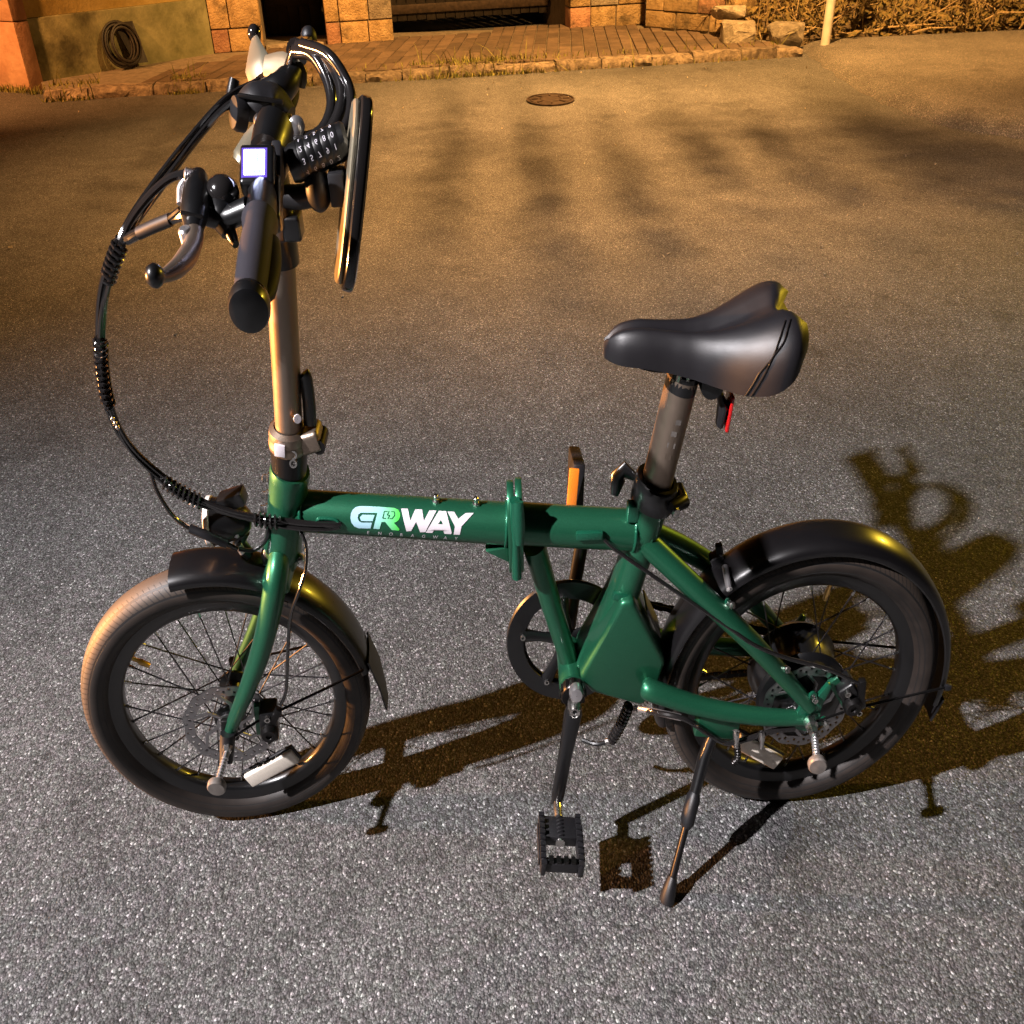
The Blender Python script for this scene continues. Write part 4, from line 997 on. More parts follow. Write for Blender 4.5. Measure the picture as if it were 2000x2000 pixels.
def saddle_mesh(off=0.0,x0=.147,x1=.424):
    mb=MB(); NU=40; half=[(0,0),(.12,.0005),(.26,.003),(.42,.0042),(.58,.003),(.72,-.002),(.84,-.010),(.93,-.020),(.985,-.032),(1.0,-.045),(.985,-.060)]
    NV=len(half)*2-1; vs=[]
    for i in range(NU+1):
        s=i/NU; s=1-(1-s)**1.0
        w=interp(SX,SWd,s); tz=interp(SX,STz,s); dr=interp(SX,SDr,s)
        # smooth the interpolation
        for d_ in (-.03,.03): w+=interp(SX,SWd,min(1,max(0,s+d_))); tz+=interp(SX,STz,min(1,max(0,s+d_))); dr+=interp(SX,SDr,min(1,max(0,s+d_)))
        w/=3;tz/=3;dr/=3
        if i==0: w*=.55
        chn=.0065*max(0,min(1,(s-.25)/.3))
        rowp=[]
        for k,(fy,fz) in enumerate(half):
            y=fy*w; z=tz+(fz*(dr/.060) if fz<0 else fz)-chn*max(0,1-(fy/.30)**2)
            ntch=.026*max(0,min(1,(s-.80)/.2))**1.5*max(0,1-(y/.040)**2) if y<.040 else 0
            x=x0+(x1-x0)*s-ntch
            rowp.append(V((x,y,z)))
        row=[V((q.x,-q.y,q.z)) for q in rowp[:0:-1]]+rowp
        vs+=row
    fs=[(i*NV+j,i*NV+j+1,(i+1)*NV+j+1,(i+1)*NV+j) for i in range(NU) for j in range(NV-1)]
    fs.append(tuple(range(NV))); fs.append(tuple(NU*NV+j for j in range(NV))[::-1])
    mb.add(vs,fs); return mb
sm=saddle_mesh(); sad=sm.build('saddle',SADDLE,bike,sharp=70); sad['label']='black split tail saddle with pressed centre channel'
def saddle_pt(s,k):                          # a point of the shell, k counts down the flank
    i=round(s*40); n=21; return sm.v[i*n+10-k]
for o_ in (0,.022):                        # stitched seam on the near flank
    mb=MB(); mb.tube(smooth([saddle_pt(.88-.03*q+o_,4+q)+V((0,-.0004,.0004)) for q in range(7)],4),.0011,6); mb.build('saddle_seam',BLACK,sad)
# rear reflector under the saddle
mb=MB(); a=V((0.3272,-0.0000,0.7374)); b=V((0.3307,0.0000,0.6932)); 
mb.tube([a+V((-.005,0,.006)),a.lerp(b,.4)+V((.004,0,0)),b],[.006,.015,.011],14,flat=.5,flat_dir=(1,0,0)); rr_=mb.build('reflector_holder',MATTE,bike)
R_=Matrix.Rotation(radians(4),3,'Y'); mb=MB(); mb.box(a.lerp(b,.5)+V((.0125,0,-.002)),.0028,.015,.024,R_); rfl=mb.build('rear_reflector',RED,bike,bevel=.004,seg=3); rfl['label']='red reflector hanging below the saddle'

# ---- handlebar post with folding joint
hp0=V((-0.3461,0.0000,0.6529)); hp1=V((-0.3403,0.0000,0.6843)); px=[V((-0.3368,0.0000,0.6975)),V((-0.3239,0.0000,0.7810)),V((-0.3135,0.0000,0.8515)),V((-0.3033,0.0000,0.9225)),V((-0.2950,0.0000,0.9828))]
mb=MB(); mb.tube([ht_+hx*.0,hp0,hp1-V((0,0,.002))],[.0265,.0270,.0285],24); coll=mb.build('steerer_collar',BLKMET,bike)
for dv in ((545,868),(545,882)):
    pass
for q in ((-0.3280,-0.0300,0.6862),(-0.3305,-0.0300,0.6744)):
    q=V(q); mb=MB(); mb.lathe(q+V((0,.008,0)),(.1,-1,0.1),[(.0058,0),(.0058,.006),(.0035,.006),(.0033,.003),(.0005,.003)],12); mb.build('collar_bolt',STEEL,coll)
mb=MB(); mb.lathe(hp1-V((0,0,.004)),px[1]-px[0],[(.0275,0),(.0305,.003),(.0310,.010),(.0290,.014),(.0300,.018),(.0290,.026),(.022,.030)],28); jt=mb.build('folding_joint',POST,bike)
mb=MB(); mb.box(hp1+V((.034,.0,.008)),.020,.018,.014,Matrix.Rotation(radians(-12),3,'Y')); mb.build('joint_hinge',POST,jt,bevel=.007,seg=3)
mb=MB(); mb.tube([hp1+V((.050,-.016,.004)),hp1+V((.050,.018,.004))],.010,14); mb.build('joint_pin',BLKMET,jt)
mb=MB(); mb.tube(smooth([(-0.3021,0.0000,0.7110),(-0.2982,0.0000,0.7393),(-0.2970,0.0000,0.7702),(-0.3002,-0.0000,0.7777)],4),[.010]*12+[.006],12,flat=.6,flat_dir=(0,1,0)); mb.build('joint_lever',BLACK,jt)
mb=MB(); mb.box((-0.3455,-0.0300,0.6954),.008,.002,.008,Matrix.Rotation(radians(10),3,'Y')); mb.build('joint_sticker',WHITE,jt,bevel=.001)
mb=MB(); mb.tube(smooth(px,4),[.0205]*17,28); hpost=mb.build('handlebar_post',POST,bike)
mb=MB(); q=V((-0.3133,-0.0210,0.7314)); mb.lathe(q+V((.0,-.0,0)),(.35,-.9,.1),[(.0005,.0012),(.0055,.0012),(.0058,0)],16); mb.build('post_sticker',WHITE,hpost)
# clamp on the right edge of the post
mb=MB(); mb.tube([px[3]+V((0,0,-.014)),px[3]+V((.002,0,.016))],.0245,24); pc=mb.build('height_clamp',BLACK,bike)
mb=MB(); mb.box(V((-0.2779,-0.0050,0.9490)),.012,.014,.013); mb.build('clamp_lug',BLACK,pc,bevel=.004,seg=3)

# ---- handlebar, grips, display, levers
bl=V((-.2555,-.286,.993)); bc=V((-.297,0,1.016)); brr=V((-.338,.290,1.022))
mb=MB(); mb.tube([bl.lerp(bc,.06),bc,brr.lerp(bc,.06)],.0112,16); bar=mb.build('handlebar',BLACK,bike)
def gripf(a,b,label):
    ds=(b-a); mb=MB(); n=14
    pts=[a+ds*(i/n) for i in range(n+1)]; r=[.0205,.0188]+[.0172+.0012*sin(pi*i/10) for i in range(11)]+[.0180,.0188]
    mb.tube(pts,r,24); g=mb.build('grip',GRIP,bike); g['label']=label
    mb=MB(); mb.lathe(b,ds,[(.0180,-.004),(.0206,-.003),(.0208,.003),(.0190,.008),(.0120,.0105),(.0005,.011)],28); mb.build('grip_end_cap',BLACK,g)
    mb=MB(); mb.lathe(b-ds.normalized()*.006,ds,[(.0185,-.002),(.0200,-.001),(.0200,.001),(.0185,.002)],28,closed=True); mb.build('grip_ring',GLOSS,g)
    # palm wing
    mb=MB(); w=[]
    for i in range(9):
        t=.12+.80*i/8; w.append(a+ds*t+V((.010+.006*sin(pi*i/8),0,-.004)))
    mb.tube(w,[.006]+[.0115]*7+[.006],12,flat=.7,flat_dir=(0,0,1)); mb.build('grip_wing',GRIP,g)
gripf(bc.lerp(bl,.50),bl,'left grip pointing at the camera'); gripf(bc.lerp(brr,.52),brr,'right grip pointing away')
# stem head
hh=V((-.297,0,1.013)); mb=MB(); mb.lathe(hh+V((.004,-.026,0)),(0,1,0),[(.018,0),(.0225,.002),(.0225,.050),(.018,.052)],24); sh_=mb.build('stem_head',BLACK,bike)
mb=MB(); mb.tube([px[4]-V((0,0,.03)),hh],[.0215,.021],20); mb.build('stem_neck',BLACK,sh_)
# display with throttle
dc=V((-0.2893,-0.0750,1.0338)); zn=V((.10,-.50,.86)).normalized(); xn=V((1,.12,-.06)); xn=(xn-zn*xn.dot(zn)).normalized(); yn=zn.cross(xn)
RD=Matrix((xn,yn,zn)).transposed()
mb=MB(); mb.box(dc-zn*.010,.0205,.0228,.011,RD); disp=mb.build('display',BLACK,bike,bevel=.005,seg=3); disp['label']='small display with glowing white screen on the handlebar'
mb=MB(); mb.box(dc+zn*.0006-xn*.003,.0150,.0172,.0006,RD); mb.build('screen_halo',HALO,disp,bevel=.0004,seg=1)  # added frame whose glow imitates the bloom round the screen
mb=MB(); mb.box(dc+zn*.0016-xn*.003,.0120,.0142,.0006,RD); mb.build('screen',SCREEN,disp,bevel=.003,seg=2,mp=B)
for (a,b,w,h) in ((-.010,-.0115,.0012,.0022),(-.0065,-.0115,.0012,.0022),(-.001,-.0115,.0016,.0018),(.0045,-.0115,.0014,.0022),(-.0118,.003,.0010,.0075),(.002,.004,.0012,.005),(-.003,.004,.0012,.005)):
    mb=MB(); mb.box(dc+zn*.0024+xn*(a-.001)+yn*b,w,h,.0001,RD); mb.build('screen_digit',SCRDK,disp)
mb=MB(); mb.tube([bc.lerp(bl,.30),bc.lerp(bl,.52)],.0175,20); thr=mb.build('throttle_body',BLACK,bike)
mb=MB(); mb.box(dc.lerp(bc.lerp(bl,.3),.6)+V((.004,-.012,-.016)),.020,.026,.012,RD); mb.build('throttle_mount',BLACK,thr,bevel=.006,seg=3)
mb=MB(); mb.box(V((-0.2744,-0.0450,1.0189)),.006,.024,.012,RD); mb.build('button_pad',MATTE,thr,bevel=.003)
mb=MB(); mb.lathe(V((-0.2701,-0.0620,1.0126)),zn,[(.003,0),(.003,.003),(.0005,.003)],8); mb.build('button_screw',BRASS,thr)
# left brake lever assembly
def bodyp(pts,r,name,m,par,flat=1,fd=(0,0,1),n=14):
    s=smooth(pts,4); mb=MB(); mb.tube(s,[interp(list(range(len(r))),r,i/4) for i in range(len(s))],n,flat=flat,flat_dir=fd); return mb.build(name,m,par)
lb=bodyp([(-0.3624,-0.0750,1.0249),(-0.3577,-0.1000,1.0190),(-0.3534,-0.1300,1.0107),(-0.3478,-0.1580,1.0042)],[.010,.0165,.0165,.010],'left_brake_lever',BLACK,bike,.8)
lb['label']='left brake lever with curved blade pointing at the camera'
bodyp([(-0.3485,-0.1550,1.0050),(-0.3444,-0.1720,1.0008),(-0.3425,-0.2050,1.0000),(-0.3420,-0.2380,1.0041),(-0.3469,-0.2620,1.0086),(-0.3486,-0.2720,1.0143)],[.0100,.0100,.0112,.0100,.0066,.0056],'lever_blade',POST,lb,.75)
mb=MB(); mb.ball((-0.3492,-0.2720,1.0139),.0096); mb.build('lever_ball',BLACK,lb)
mb=MB(); mb.lathe((-0.3545,-0.1650,1.0025),(.0,-.1,1),[(.0075,-.010),(.0075,.006),(.0055,.008),(.0005,.008)],12); mb.build('lever_pivot',ALLOY,lb)
bodyp([(-0.3508,-0.1250,1.0078),(-0.3269,-0.1200,1.0006),(-0.2939,-0.1200,1.0079)],[.0095,.010,.012],'lever_clamp_arm',BLACK,lb)
for k in range(5):
    q=V((-0.3721,-0.0850,1.0271)).lerp(V((-0.3608,-0.0850,1.0244)),k/4); mb=MB(); mb.lathe(q,(1,.0,-.1),[(.0065,-.0016),(.0085,0),(.0065,.0016)],12); mb.build('barrel_adjuster_ring',ALLOY,lb)
bodyp([(-0.3749,-0.0850,1.0238),(-0.3810,-0.0900,1.0170),(-0.3812,-0.1000,1.0075)],[.0042,.0048,.0042],'lever_edge',ALLOY,lb)
mb=MB(); mb.box((-0.3494,-0.1500,1.0156),.012,.0016,.0012,Matrix.Rotation(radians(12),3,'Y')); mb.build('lever_stripe',BLKMET,lb)
# bell / shifter between lever and display
mb=MB(); mb.ball((-0.3283,-0.1000,1.0164),.0165,1.2,1.0,1.0,16,10); bell=mb.build('bell',GLOSS,bike); bell['label']='small black bell beside the left lever'
bodyp([(-0.3353,-0.1050,1.0083),(-0.3285,-0.1150,0.9997),(-0.3211,-0.1250,0.9888)],[.013,.0165,.009],'bell_mount',BLACK,bell)
bodyp([(-0.3217,-0.1200,0.9917),(-0.3157,-0.1300,0.9848),(-0.3120,-0.1350,0.9818)],[.008,.006,.004],'bell_tab',BLACK,bell)
bodyp([(-0.3478,-0.0900,1.0201),(-0.3522,-0.0950,1.0171)],[.004,.003],'bell_striker',BLACK,bell)
# right-hand controls
rs_=bodyp([(-0.3556,0.1000,1.0351),(-0.3370,0.1100,1.0374),(-0.3146,0.1200,1.0321),(-0.2938,0.1150,1.0194)],[.014,.0255,.0285,.018],'shifter_pod',MATTE,bike,.85)
rs_['label']='dark gear shifter pod on the right side of the bar'
mb=MB(); mb.lathe((-0.3563,0.0900,1.0336),(-.75,-.5,.35),[(.0175,-.010),(.0185,0),(.0165,.006),(.0005,.008)],20); mb.build('shifter_dial',MATTE,rs_)
mb=MB(); mb.lathe((-0.2725,0.0700,1.0246),(.3,-.9,.35),[(.0105,-.004),(.0105,.004),(.008,.006),(.0005,.0065)],16); mb.build('shifter_button',ALLOY,rs_)
mb=MB(); mb.ball((-0.2960,0.0900,1.0259),.0085); mb.build('shifter_bolt',MATTE,rs_)
mb=MB(); mb.box((-0.3204,0.0880,1.0480),.030,.0022,.0022,Matrix.Rotation(radians(8),3,'Y')); mb.build('pod_ridge',BLKMET,rs_,bevel=.0012)
bodyp([(-0.3126,0.0300,1.0369),(-0.3214,0.0200,1.0278),(-0.3315,-0.0000,1.0189),(-0.3368,-0.0050,1.0145)],[.0072,.0125,.0120,.0080],'thumb_lever',YELLOW,rs_,.4,(-.3,-.7,.6))
mb=MB(); mb.ball((-0.3111,0.0350,1.0395),.0085); mb.build('thumb_lever_pivot',MATTE,rs_)
bodyp([(-0.2901,0.0300,1.0354),(-0.2926,0.0100,1.0286),(-0.2943,-0.0100,1.0222)],[.024,.024,.022],'bar_clamp',BLACK,bike)
rb=bodyp([(-0.2857,0.1700,1.0578),(-0.2970,0.1600,1.0485),(-0.3145,0.1450,1.0407),(-0.3547,0.1500,1.0360)],[.011,.018,.020,.012],'right_brake_lever',BLACK,bike,.9); rb['label']='right brake lever with pale blade pointing forward'
bodyp([(-0.2841,0.1650,1.0383),(-0.2847,0.1700,1.0513),(-0.3135,0.1900,1.0554),(-0.3394,0.2000,1.0542)],[.0075,.0130,.0165,.0120],'lever_blade',YELLOW,rb,.35,(.0,-.7,.7))
bodyp([(-0.3487,0.2000,1.0411),(-0.3550,0.2150,1.0534),(-0.3615,0.2400,1.0647),(-0.3658,0.2600,1.0707)],[.0190,.0215,.0120,.0060],'lever_blade_end',YELLOW,rb,.35,(-.3,-.6,.6))
mb=MB(); mb.ball((-0.3675,0.2700,1.0738),.0105); mb.build('lever_ball',GLOSS,rb)
mb=MB(); mb.ball((-0.2871,0.2800,1.0661),.0125,1,1,1); mb.build('reach_knob',MATTE,rb)
bodyp([(-0.2900,0.2000,1.0663),(-0.2864,0.2400,1.0642),(-0.2853,0.2700,1.0658)],[.016,.012,.006],'lever_reservoir',GLOSS,rb)
bodyp([(-0.3686,0.1400,1.0549),(-0.3730,0.1300,1.0388),(-0.3643,0.1200,1.0332)],[.007,.009,.007],'cable_stop',BLACK,rs_)

# mirror seen edge-on
mirc=V((-0.1889,-0.0200,0.9851)); mtop=V((-0.1661,0.0200,1.0660)); mbot=V((-0.2097,-0.0500,0.8949))
vy=(mtop-mbot)*.5; vc=(mtop+mbot)*.5; camb=V((0/KX,-1.0984,1.2294)); cl,sl=cos(LEAN),sin(LEAN); camb=V((camb.x,camb.y*cl+camb.z*sl,-camb.y*sl+camb.z*cl))
vw=(vc-camb).normalized(); nm=vy.cross(vw).normalized(); nm = nm if nm.x>0 else -nm
vw=(vw*cos(radians(6))-nm*sin(radians(6))).normalized(); nm=vy.cross(vw).normalized(); nm = nm if nm.x>0 else -nm
vw=(vw-vy*(vw.dot(vy)/vy.length_squared)).normalized()
def slab(hw,hl,t0,t1,name,m,par,bev=.005):
    mb=MB(); n=40; pts=[]
    for i in range(n):
        a=2*pi*i/n; c,s=cos(a),sin(a)
        pts.append(vw*(hw*abs(c)**.55*(1 if c>=0 else -1))+vy*(hl*abs(s)**.75*(1 if s>=0 else -1)))
    mb.add([vc+q+nm*t0 for q in pts]+[vc+q+nm*t1 for q in pts],[tuple(range(n)),tuple(range(2*n-1,n-1,-1))]+[(i,n+i,n+(i+1)%n,(i+1)%n) for i in range(n)])
    return mb.build(name,m,par,bevel=bev,seg=3)
mir=slab(.046,.985,-.0075,.0075,'mirror',GLOSS,bike); mir['label']='tall rear view mirror seen edge on beside the post'
slab(.041,.90,.0077,.0085,'mirror_glass',MIRROR,mir,0)
slab(.040,.93,-.0150,-.0070,'mirror_back_shell',YELLOW,mir,.004)
bodyp([(-0.2930,-0.0100,0.9820),(-0.2658,-0.0100,0.9792),(-0.2404,-0.0120,0.9825)],[.012,.0125,.0125],'mirror_arm',MATTE,mir)
mb=MB(); mb.ball((-0.2360,-0.0120,0.9876),.0185,.95,1,1.25,16,10); mb.build('ball_joint',MATTE,mir)
bodyp([(-0.2276,-0.0120,0.9880),(-0.2136,-0.0120,0.9892)],[.0055,.0055],'joint_neck',BLACK,mir)
mb=MB(); mb.box((-0.2090,-0.0140,0.9898),.010,.013,.017); mb.build('joint_socket',MATTE,mir,bevel=.003)

# ---- headlight
lc=V((-0.4596,-0.0050,0.5790)); lx=V((-1,-.10,.06)).normalized()
mb=MB(); mb.lathe(lc-lx*.030,lx,[(.0005,-.006),(.012,-.004),(.020,.006),(.0265,.028),(.0300,.050),(.0310,.056),(.029,.058)],28); hl=mb.build('headlight',BLACK,bike); hl['label']='round black headlight in front of the head tube'
mb=MB(); mb.lathe(lc-lx*.030,lx,[(.0305,.054),(.0325,.056),(.0325,.062),(.0300,.064),(.024,.066),(.0005,.068)],28); mb.build('headlight_lens',LENS,hl)
mb=MB(); mb.box(lc+V((.012,.004,.030)),.022,.012,.010,Matrix.Rotation(radians(-14),3,'Y')); mb.build('headlight_hood',BLACK,hl,bevel=.004)
bodyp([lc-lx*.020+V((0,0,-.016)),(-0.4507,-0.0050,0.5452),(-0.4419,0.0000,0.5211)],[.010,.011,.009],'headlight_bracket',BLACK,hl)
mb=MB(); mb.tube([(-0.4436,-0.0200,0.5753),(-0.4460,-0.0220,0.5670)],.005,8); mb.build('bracket_screw',ALLOY,hl)
mb=MB(); mb.tube([(-0.4468,-0.0200,0.5521),(-0.4428,-0.0200,0.5401)],.0055,8); mb.build('bracket_screw',ALLOY,hl)
mb=MB(); mb.box((-0.4083,0.0000,0.5192),.010,.012,.010); mb.build('bracket_tab',BLACK,hl,bevel=.003)
for q,dv in (((-0.4035,-0.0140,0.5340),(0,-1,.2)),((-0.3521,-0.0120,0.5195),(.6,-.7,.2))):
    mb=MB(); mb.lathe(q,dv,[(.0075,-.004),(.0075,.004),(.005,.006),(.0005,.0065)],8); mb.build('crown_bolt',STEEL,fork)
mb=MB(); mb.tube(smooth([(-0.4416,-0.0350,0.5574),(-0.4202,-0.0300,0.5510),(-0.3999,-0.0260,0.5605),(-0.3906,-0.0220,0.5752),(-0.3979,-0.0180,0.5846),(-0.4145,-0.0120,0.5862)],6),.0028,8); mb.build('headlight_lead',BLACK,hl)

# ---- cables
cab=MB(); cab.tube(smooth([(-0.3390,0.1600,1.0484),(-0.3763,0.1100,1.0425),(-0.4101,0.0300,1.0238),(-0.4407,-0.0300,1.0017),(-0.4571,-0.0750,0.9868),(-0.4699,-0.0900,0.9711)],8),.0042,8); c1=cab.build('control_cable',GLOSS,bike); c1['label']='bundle of black control cables sweeping to the frame'
for pts,r in (([(-0.3269,0.1400,1.0476),(-0.3709,0.1000,1.0386),(-0.3992,0.0400,1.0237),(-0.4297,-0.0300,1.0004),(-0.4500,-0.0750,0.9846),(-0.4660,-0.0900,0.9710)],.0042),
              ([(-0.3719,-0.0850,1.0299),(-0.3948,-0.0850,1.0252),(-0.4239,-0.0850,1.0095),(-0.4513,-0.0850,0.9889),(-0.4674,-0.0900,0.9705)],.0042),
              ([(-0.3681,-0.1200,1.0049),(-0.3902,-0.1100,0.9983),(-0.4276,-0.1000,0.9856),(-0.4603,-0.0900,0.9724)],.0055),
              ([(-0.3741,-0.1200,1.0098),(-0.4005,-0.1100,0.9957),(-0.4391,-0.1000,0.9819),(-0.4658,-0.0900,0.9694)],.0030)):
    mb=MB(); mb.tube(smooth(pts,8),r,8); mb.build('cable',GLOSS,c1)
mb=MB(); mb.tube(smooth([(-0.3924,-0.1100,0.9974),(-0.4168,-0.1050,0.9897),(-0.4391,-0.1000,0.9819)],6),.0062,10); mb.build('cable_sleeve',MATTE,c1)
main_path=[(-0.4679,-0.0900,0.9710),(-0.4920,-0.0850,0.9435),(-0.5175,-0.0750,0.9097),(-0.5418,-0.0650,0.8653),(-0.5578,-0.0600,0.8205),(-0.5642,-0.0580,0.7778),(-0.5597,-0.0560,0.7361),(-0.5416,-0.0540,0.6991),(-0.5139,-0.0500,0.6648),(-0.4807,-0.0480,0.6420),(-0.4373,-0.0460,0.6223),(-0.3884,-0.0420,0.6052),(-0.3395,-0.0360,0.5927),(-0.2953,-0.0300,0.5851),(-0.2751,-0.0260,0.5822)]
sm_=smooth(main_path,8)
offs=[(0,0),(.0038,.003),(-.0034,.0035),(.001,-.0042)]
for k,(ox,oz) in enumerate(offs):
    mb=MB(); mb.tube([q+V((ox,0.002*sin(i*.21+k),oz)) for i,q in enumerate(sm_)],.0031,7); mb.build('cable',GLOSS,c1)
def wrap(i0,i1,r,name,turn=.0075):
    pts=sm_[i0:i1+1]; L=[0]
    for a,b in zip(pts,pts[1:]): L.append(L[-1]+(b-a).length)
    tot=L[-1]; n=int(tot/turn*10); out=[]
    for j in range(n+1):
        s=tot*j/n; k=0
        while k<len(L)-2 and L[k+1]<s: k+=1
        t=(s-L[k])/max(1e-9,(L[k+1]-L[k])); c=pts[k].lerp(pts[k+1],t); tg=(pts[k+1]-pts[k]).normalized()
        n1=tg.cross(V((0,1,0))).normalized(); n2=tg.cross(n1); a=2*pi*j/10
        out.append(c+n1*(r*cos(a))+n2*(r*sin(a)))
    mb=MB(); mb.tube(out,.0022,6); mb.build('spiral_wrap',GLOSS,c1)
wrap(1,11,.0082,'a'); wrap(25,40,.0080,'b'); wrap(62,73,.0080,'c'); wrap(86,92,.0078,'d')
mb=MB(); mb.tube(smooth([(-0.5356,-0.0540,0.6881),(-0.5338,-0.0540,0.6586),(-0.5207,-0.0530,0.6231),(-0.4946,-0.0520,0.6003),(-0.4643,-0.0500,0.5849),(-0.4409,-0.0400,0.5614)],8),.0030,8); mb.build('cable',GLOSS,c1)
mb=MB(); mb.tube(smooth([(-0.5017,-0.0520,0.6045),(-0.4768,-0.0520,0.5926),(-0.4529,-0.0460,0.5749)],6),.0062,10); mb.build('cable_connector',MATTE,c1)
for k in range(3):
    q=V((-0.5623,-0.0620,0.7637)).lerp(V((-0.5592,-0.0620,0.7529)),k/2); mb=MB(); mb.ball(q,.003); mb.build('cable_tie',STEEL,c1)
mb=MB(); mb.tube(smooth([(-0.3374,-0.0320,0.5814),(-0.3295,-0.0420,0.5645),(-0.3331,-0.0550,0.5378),(-0.3487,-0.0660,0.5094),(-0.3674,-0.0700,0.4740),(-0.3843,-0.0700,0.4146),(-0.4024,-0.0680,0.3444),(-0.4192,-0.0660,0.3120)],8),.0030,8); mb.build('front_brake_cable',GLOSS,bike)
mb=MB(); mb.tube(smooth([(0.1540,-0.0300,0.5499),(0.1756,-0.0360,0.5356),(0.2331,-0.0460,0.5036),(0.2964,-0.0560,0.4680),(0.3611,-0.0660,0.4323),(0.4072,-0.0760,0.4077),(0.4683,-0.0720,0.3777),(0.5472,-0.0720,0.3534),(0.6092,-0.0740,0.3252)],6),.0030,8); mb.build('rear_gear_cable',GLOSS,bike)
mb=MB(); mb.box((0.1296,-0.0285,0.5561),.022,.004,.006); mb.build('cable_stop',GREENW,bike,bevel=.003)

# ---- lettering on the main tube
def gradient_mat():
    m=bpy.data.materials.new('blue_to_green_print'); m.use_nodes=True; nt=m.node_tree; b=nt.nodes['Principled BSDF']; b.inputs['Roughness'].default_value=.4
    tc=nt.nodes.new('ShaderNodeTexCoord'); sp_=nt.nodes.new('ShaderNodeSeparateXYZ'); nt.links.new(tc.outputs['Generated'],sp_.inputs[0])
    r=nt.nodes.new('ShaderNodeValToRGB'); r.color_ramp.elements[0].position=.35; r.color_ramp.elements[0].color=(.32,.52,.62,1); r.color_ramp.elements[1].position=.95; r.color_ramp.elements[1].color=(.07,.58,.07,1)
    e2=r.color_ramp.elements.new(.62); e2.color=(.24,.57,.46,1)
    nt.links.new(sp_.outputs[0],r.inputs[0]); nt.links.new(r.outputs[0],b.inputs['Base Color']); return m
GRAD=gradient_mat()
from mathutils.geometry import tessellate_polygon
def dmap(X,Y):
    dispx=(680+.1398*X)/1.0352; bx=-.322+.000868*(dispx-590)-.0035
    t=(bx-T0.x)/(T1.x-T0.x); yy=Y-.047*(X-150)-145
    o=.36-.97*yy/295; o=max(-.999,min(.999,o)); return t, radians(37)+asin(o)
def decal(polys,name,m,par,off=.0006,raw=None):
    bm=bmesh.new()
    if raw:
        vs=[bm.verts.new((a,b,0)) for a,b in raw[0]]
        for f in raw[1]:
            try: bm.faces.new([vs[i] for i in f])
            except ValueError: pass
    else:
        for poly in polys:
            vs=[bm.verts.new((a,b,0)) for a,b in poly]
            for tri in tessellate_polygon([[V((a,b,0)) for a,b in poly]]):
                try: bm.faces.new([vs[i] for i in tri])
                except ValueError: pass
    for yy in range(120,620,16):
        bmesh.ops.bisect_plane(bm,geom=bm.verts[:]+bm.edges[:]+bm.faces[:],plane_co=(0,yy,0),plane_no=(0,1,0))
    for v in bm.verts:
        t,a=dmap(v.co.x,v.co.y); v.co=B(on_tube(T0,T1,.0266+.0010*t,t,a,off))
    me=bpy.data.meshes.new(name); bm.to_mesh(me); bm.free(); me.materials.append(m)
    for p_ in me.polygons: p_.use_smooth=True
    o=bpy.data.objects.new(name,me); COL.objects.link(o); o.parent=par; return o
Eo=[(455,150),(300,146),(215,145),(160,160),(120,195),(97,245),(90,310),(103,370),(140,420),(195,445),(360,445),(384,366),(240,366),(205,347),(188,305),(198,258),(232,234),(455,234)]
Em=[(418,262),(250,261),(216,300),(238,346),(390,346)]
Ro=[(455,150),(685,165),(735,188),(763,235),(765,275),(745,325),(715,350),(682,362),(758,450),(745,468),(650,462),(560,352),(512,356),(482,452),(400,447),(455,234)]
decal([Eo,Em,Ro],'letters_er',GRAD,main)
Wp=[(775,172),(865,168),(905,332),(968,180),(1060,180),(1090,332),(1162,192),(1258,192),(1110,482),(1040,486),(985,345),(915,470),(850,476)]
Ap=[(1292,195),(1390,197),(1475,490),(1460,505),(1375,502),(1355,456),(1235,456),(1202,493),(1115,490)]
Yp=[(1410,202),(1500,205),(1560,298),(1665,216),(1770,217),(1605,400),(1585,511),(1500,511),(1515,400)]
for nm_,pl in (('letter_w',Wp),('letter_a',Ap),('letter_y',Yp)): decal([pl],nm_,WHITE,main)
decal([[(1320,318),(1346,370),(1285,370)]],'letter_counter',GREEN,main,.0010)
def lines(segs,w):
    out=[]
    for (a,b,c,d_) in segs:
        dx,dy=c-a,d_-b; l=sqrt(dx*dx+dy*dy); nx_,ny_=-dy/l*w/2,dx/l*w/2
        out.append([(a+nx_,b+ny_),(c+nx_,d_+ny_),(c-nx_,d_-ny_),(a-nx_,b-ny_)])
    return out
decal(lines([(590,212,548,212),(548,212,528,305),(528,305,570,305),(640,215,684,215),(684,215,690,262),(690,262,655,308),(655,308,622,308),(612,208,588,262),(588,262,624,262),(624,262,596,312)],11),'battery_icon',GREEN,main,.0010)
def text_polys(ch,x,y,h):
    cu=bpy.data.curves.new('t','FONT'); cu.body=ch; cu.size=1.0; cu.resolution_u=3
    ob=bpy.data.objects.new('t',cu); COL.objects.link(ob); bpy.context.view_layer.update()
    dg=bpy.context.evaluated_depsgraph_get(); me=ob.evaluated_get(dg).to_mesh()
    vs=[(v.co.x,v.co.y) for v in me.vertices]; fs=[tuple(p_.vertices) for p_ in me.polygons]
    ob.evaluated_get(dg).to_mesh_clear(); bpy.data.objects.remove(ob); bpy.data.curves.remove(cu)
    return vs,fs,x,y,h
for k,chh in enumerate('ENORAGWAY'):
    x0=302+k*151; y0=521+k*7.6
    vs,fs,_,_,_=text_polys(chh,0,0,0); sc=68
    decal(None,'small_letter',WHITE,main,.0007,raw=([(x0+a*sc+b*12,y0-b*sc*.86) for a,b in vs],fs))

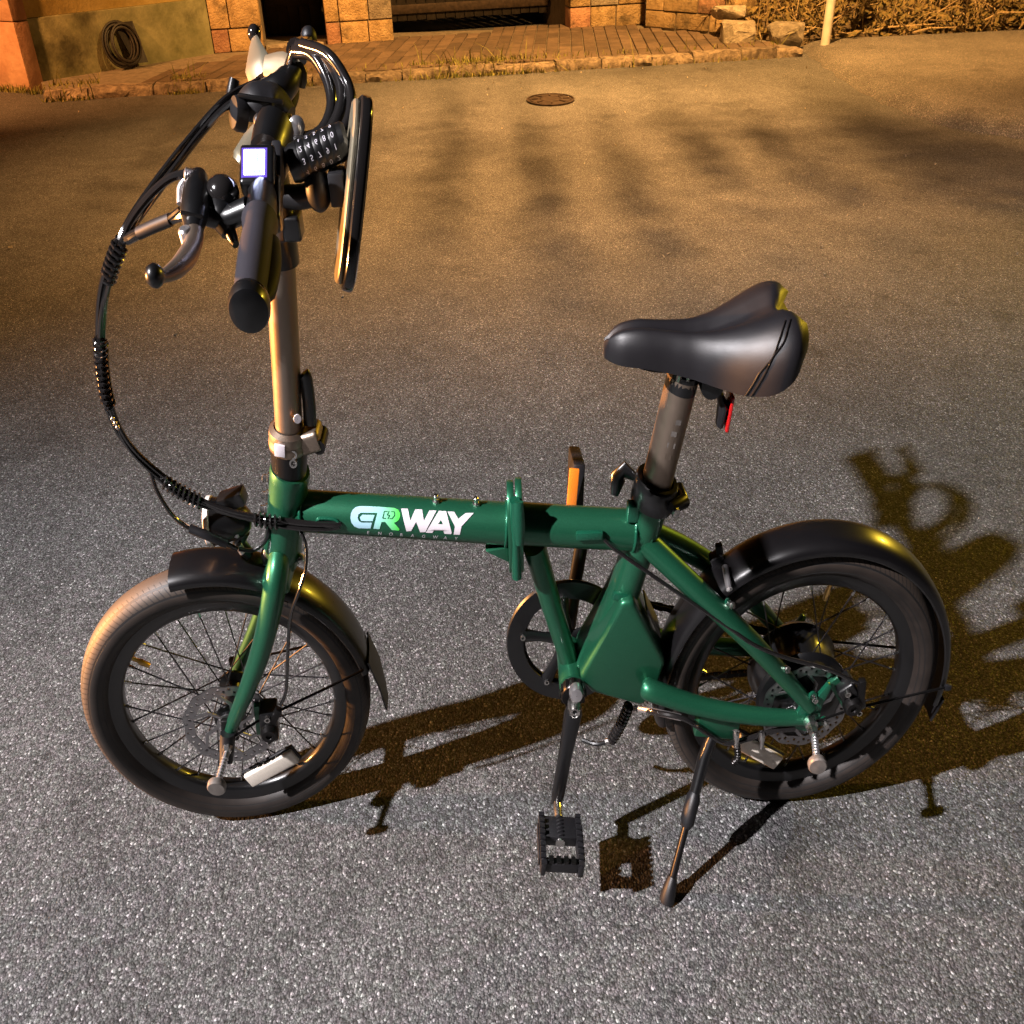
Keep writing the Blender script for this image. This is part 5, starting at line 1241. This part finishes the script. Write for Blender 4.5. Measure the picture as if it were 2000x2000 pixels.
# ------------------------------------------------------------------ cable lock hung on the bar
lock=empty('cable_lock',B((-0.2439,0.1000,1.0515))); lo_=lock.location.copy()
tag(lock,'black coiled cable lock with number dials hanging on the handlebar','lock')
LM=lambda p:B(p)-lo_
lcx=V((-0.2731,0.1000,1.0511))
for k,(cu_,cv_,ru,rv,la,ph) in enumerate(((563,178,62,88,.11,0),(572,172,70,92,.10,.1),(585,168,72,86,.085,.2))):
    pass
def px_loop(pts): return smooth(pts,7)
loops=[[(-0.2828,0.1600,1.0770),(-0.2537,0.1400,1.0766),(-0.2332,0.1200,1.0568),(-0.2278,0.1000,1.0355),(-0.2394,0.0800,1.0173),(-0.2620,0.0700,1.0117),(-0.2851,0.0800,1.0157)],
       [(-0.2775,0.1600,1.0811),(-0.2428,0.1400,1.0794),(-0.2151,0.1100,1.0588),(-0.2127,0.0900,1.0378),(-0.2290,0.0700,1.0173),(-0.2556,0.0600,1.0092),(-0.2809,0.0700,1.0121)],
       [(-0.2687,0.1500,1.0851),(-0.2275,0.1200,1.0804),(-0.2017,0.1000,1.0558),(-0.1982,0.0800,1.0375),(-0.2078,0.0600,1.0224),(-0.2316,0.0500,1.0127),(-0.2571,0.0500,1.0101)]]
for k,lp in enumerate(loops):
    mb=MB(); mb.tube(px_loop(lp),(.0078,.0082,.0068)[k],12); mb.build('lock_cable',GLOSS,lock,LM)
mb=MB(); mb.tube(smooth([(-0.2851,0.0800,1.0157),(-0.3096,0.1700,1.0354),(-0.2828,0.1600,1.0770)],8),.0075,12); mb.build('lock_cable',GLOSS,lock,LM)
d0=V((-0.2604,-0.0150,1.0139)); d1=V((-0.1962,-0.0000,1.0299)); dvv=(d1-d0)
mb=MB(); mb.tube([d0-dvv*.10,d0,d0+dvv*.12],[.0165,.0190,.0190],24); lbody=mb.build('lock_body',BLACK,lock,LM)
mb=MB(); mb.tube([d1-dvv*.14,d1,d1+dvv*.06],[.0180,.0180,.0150],24); mb.build('lock_end',BLACK,lock,LM)
vcam=(camb-d0).normalized(); axd=dvv.normalized()
b1=(vcam-axd*vcam.dot(axd)).normalized(); b2=axd.cross(b1)
for k in range(5):
    c=d0+dvv*(.20+.155*k); mb=MB(); mb.lathe(c,axd,[(.012,-.0062),(.0182,-.0058),(.0188,-.003),(.0188,.003),(.0182,.0058),(.012,.0062)],24); dial=mb.build('number_dial',BLACK,lock,LM)
    for j in range(-2,3):
        a=j*radians(36)+.12; vs,fs,_,_,_=text_polys(str((3+2*k+j)%10),0,0,0); s_=.0082
        mb=MB()
        for (x_,y_) in vs:
            th=a+(y_-.35)*s_/.0188*1.0; q=c+axd*((x_-.28)*s_)+ (b1*cos(th)+b2*sin(th))*.0191; mb.v.append(q)
        mb.f=[tuple(f) for f in fs]; mb.build('dial_number',DIGITP,dial,LM)
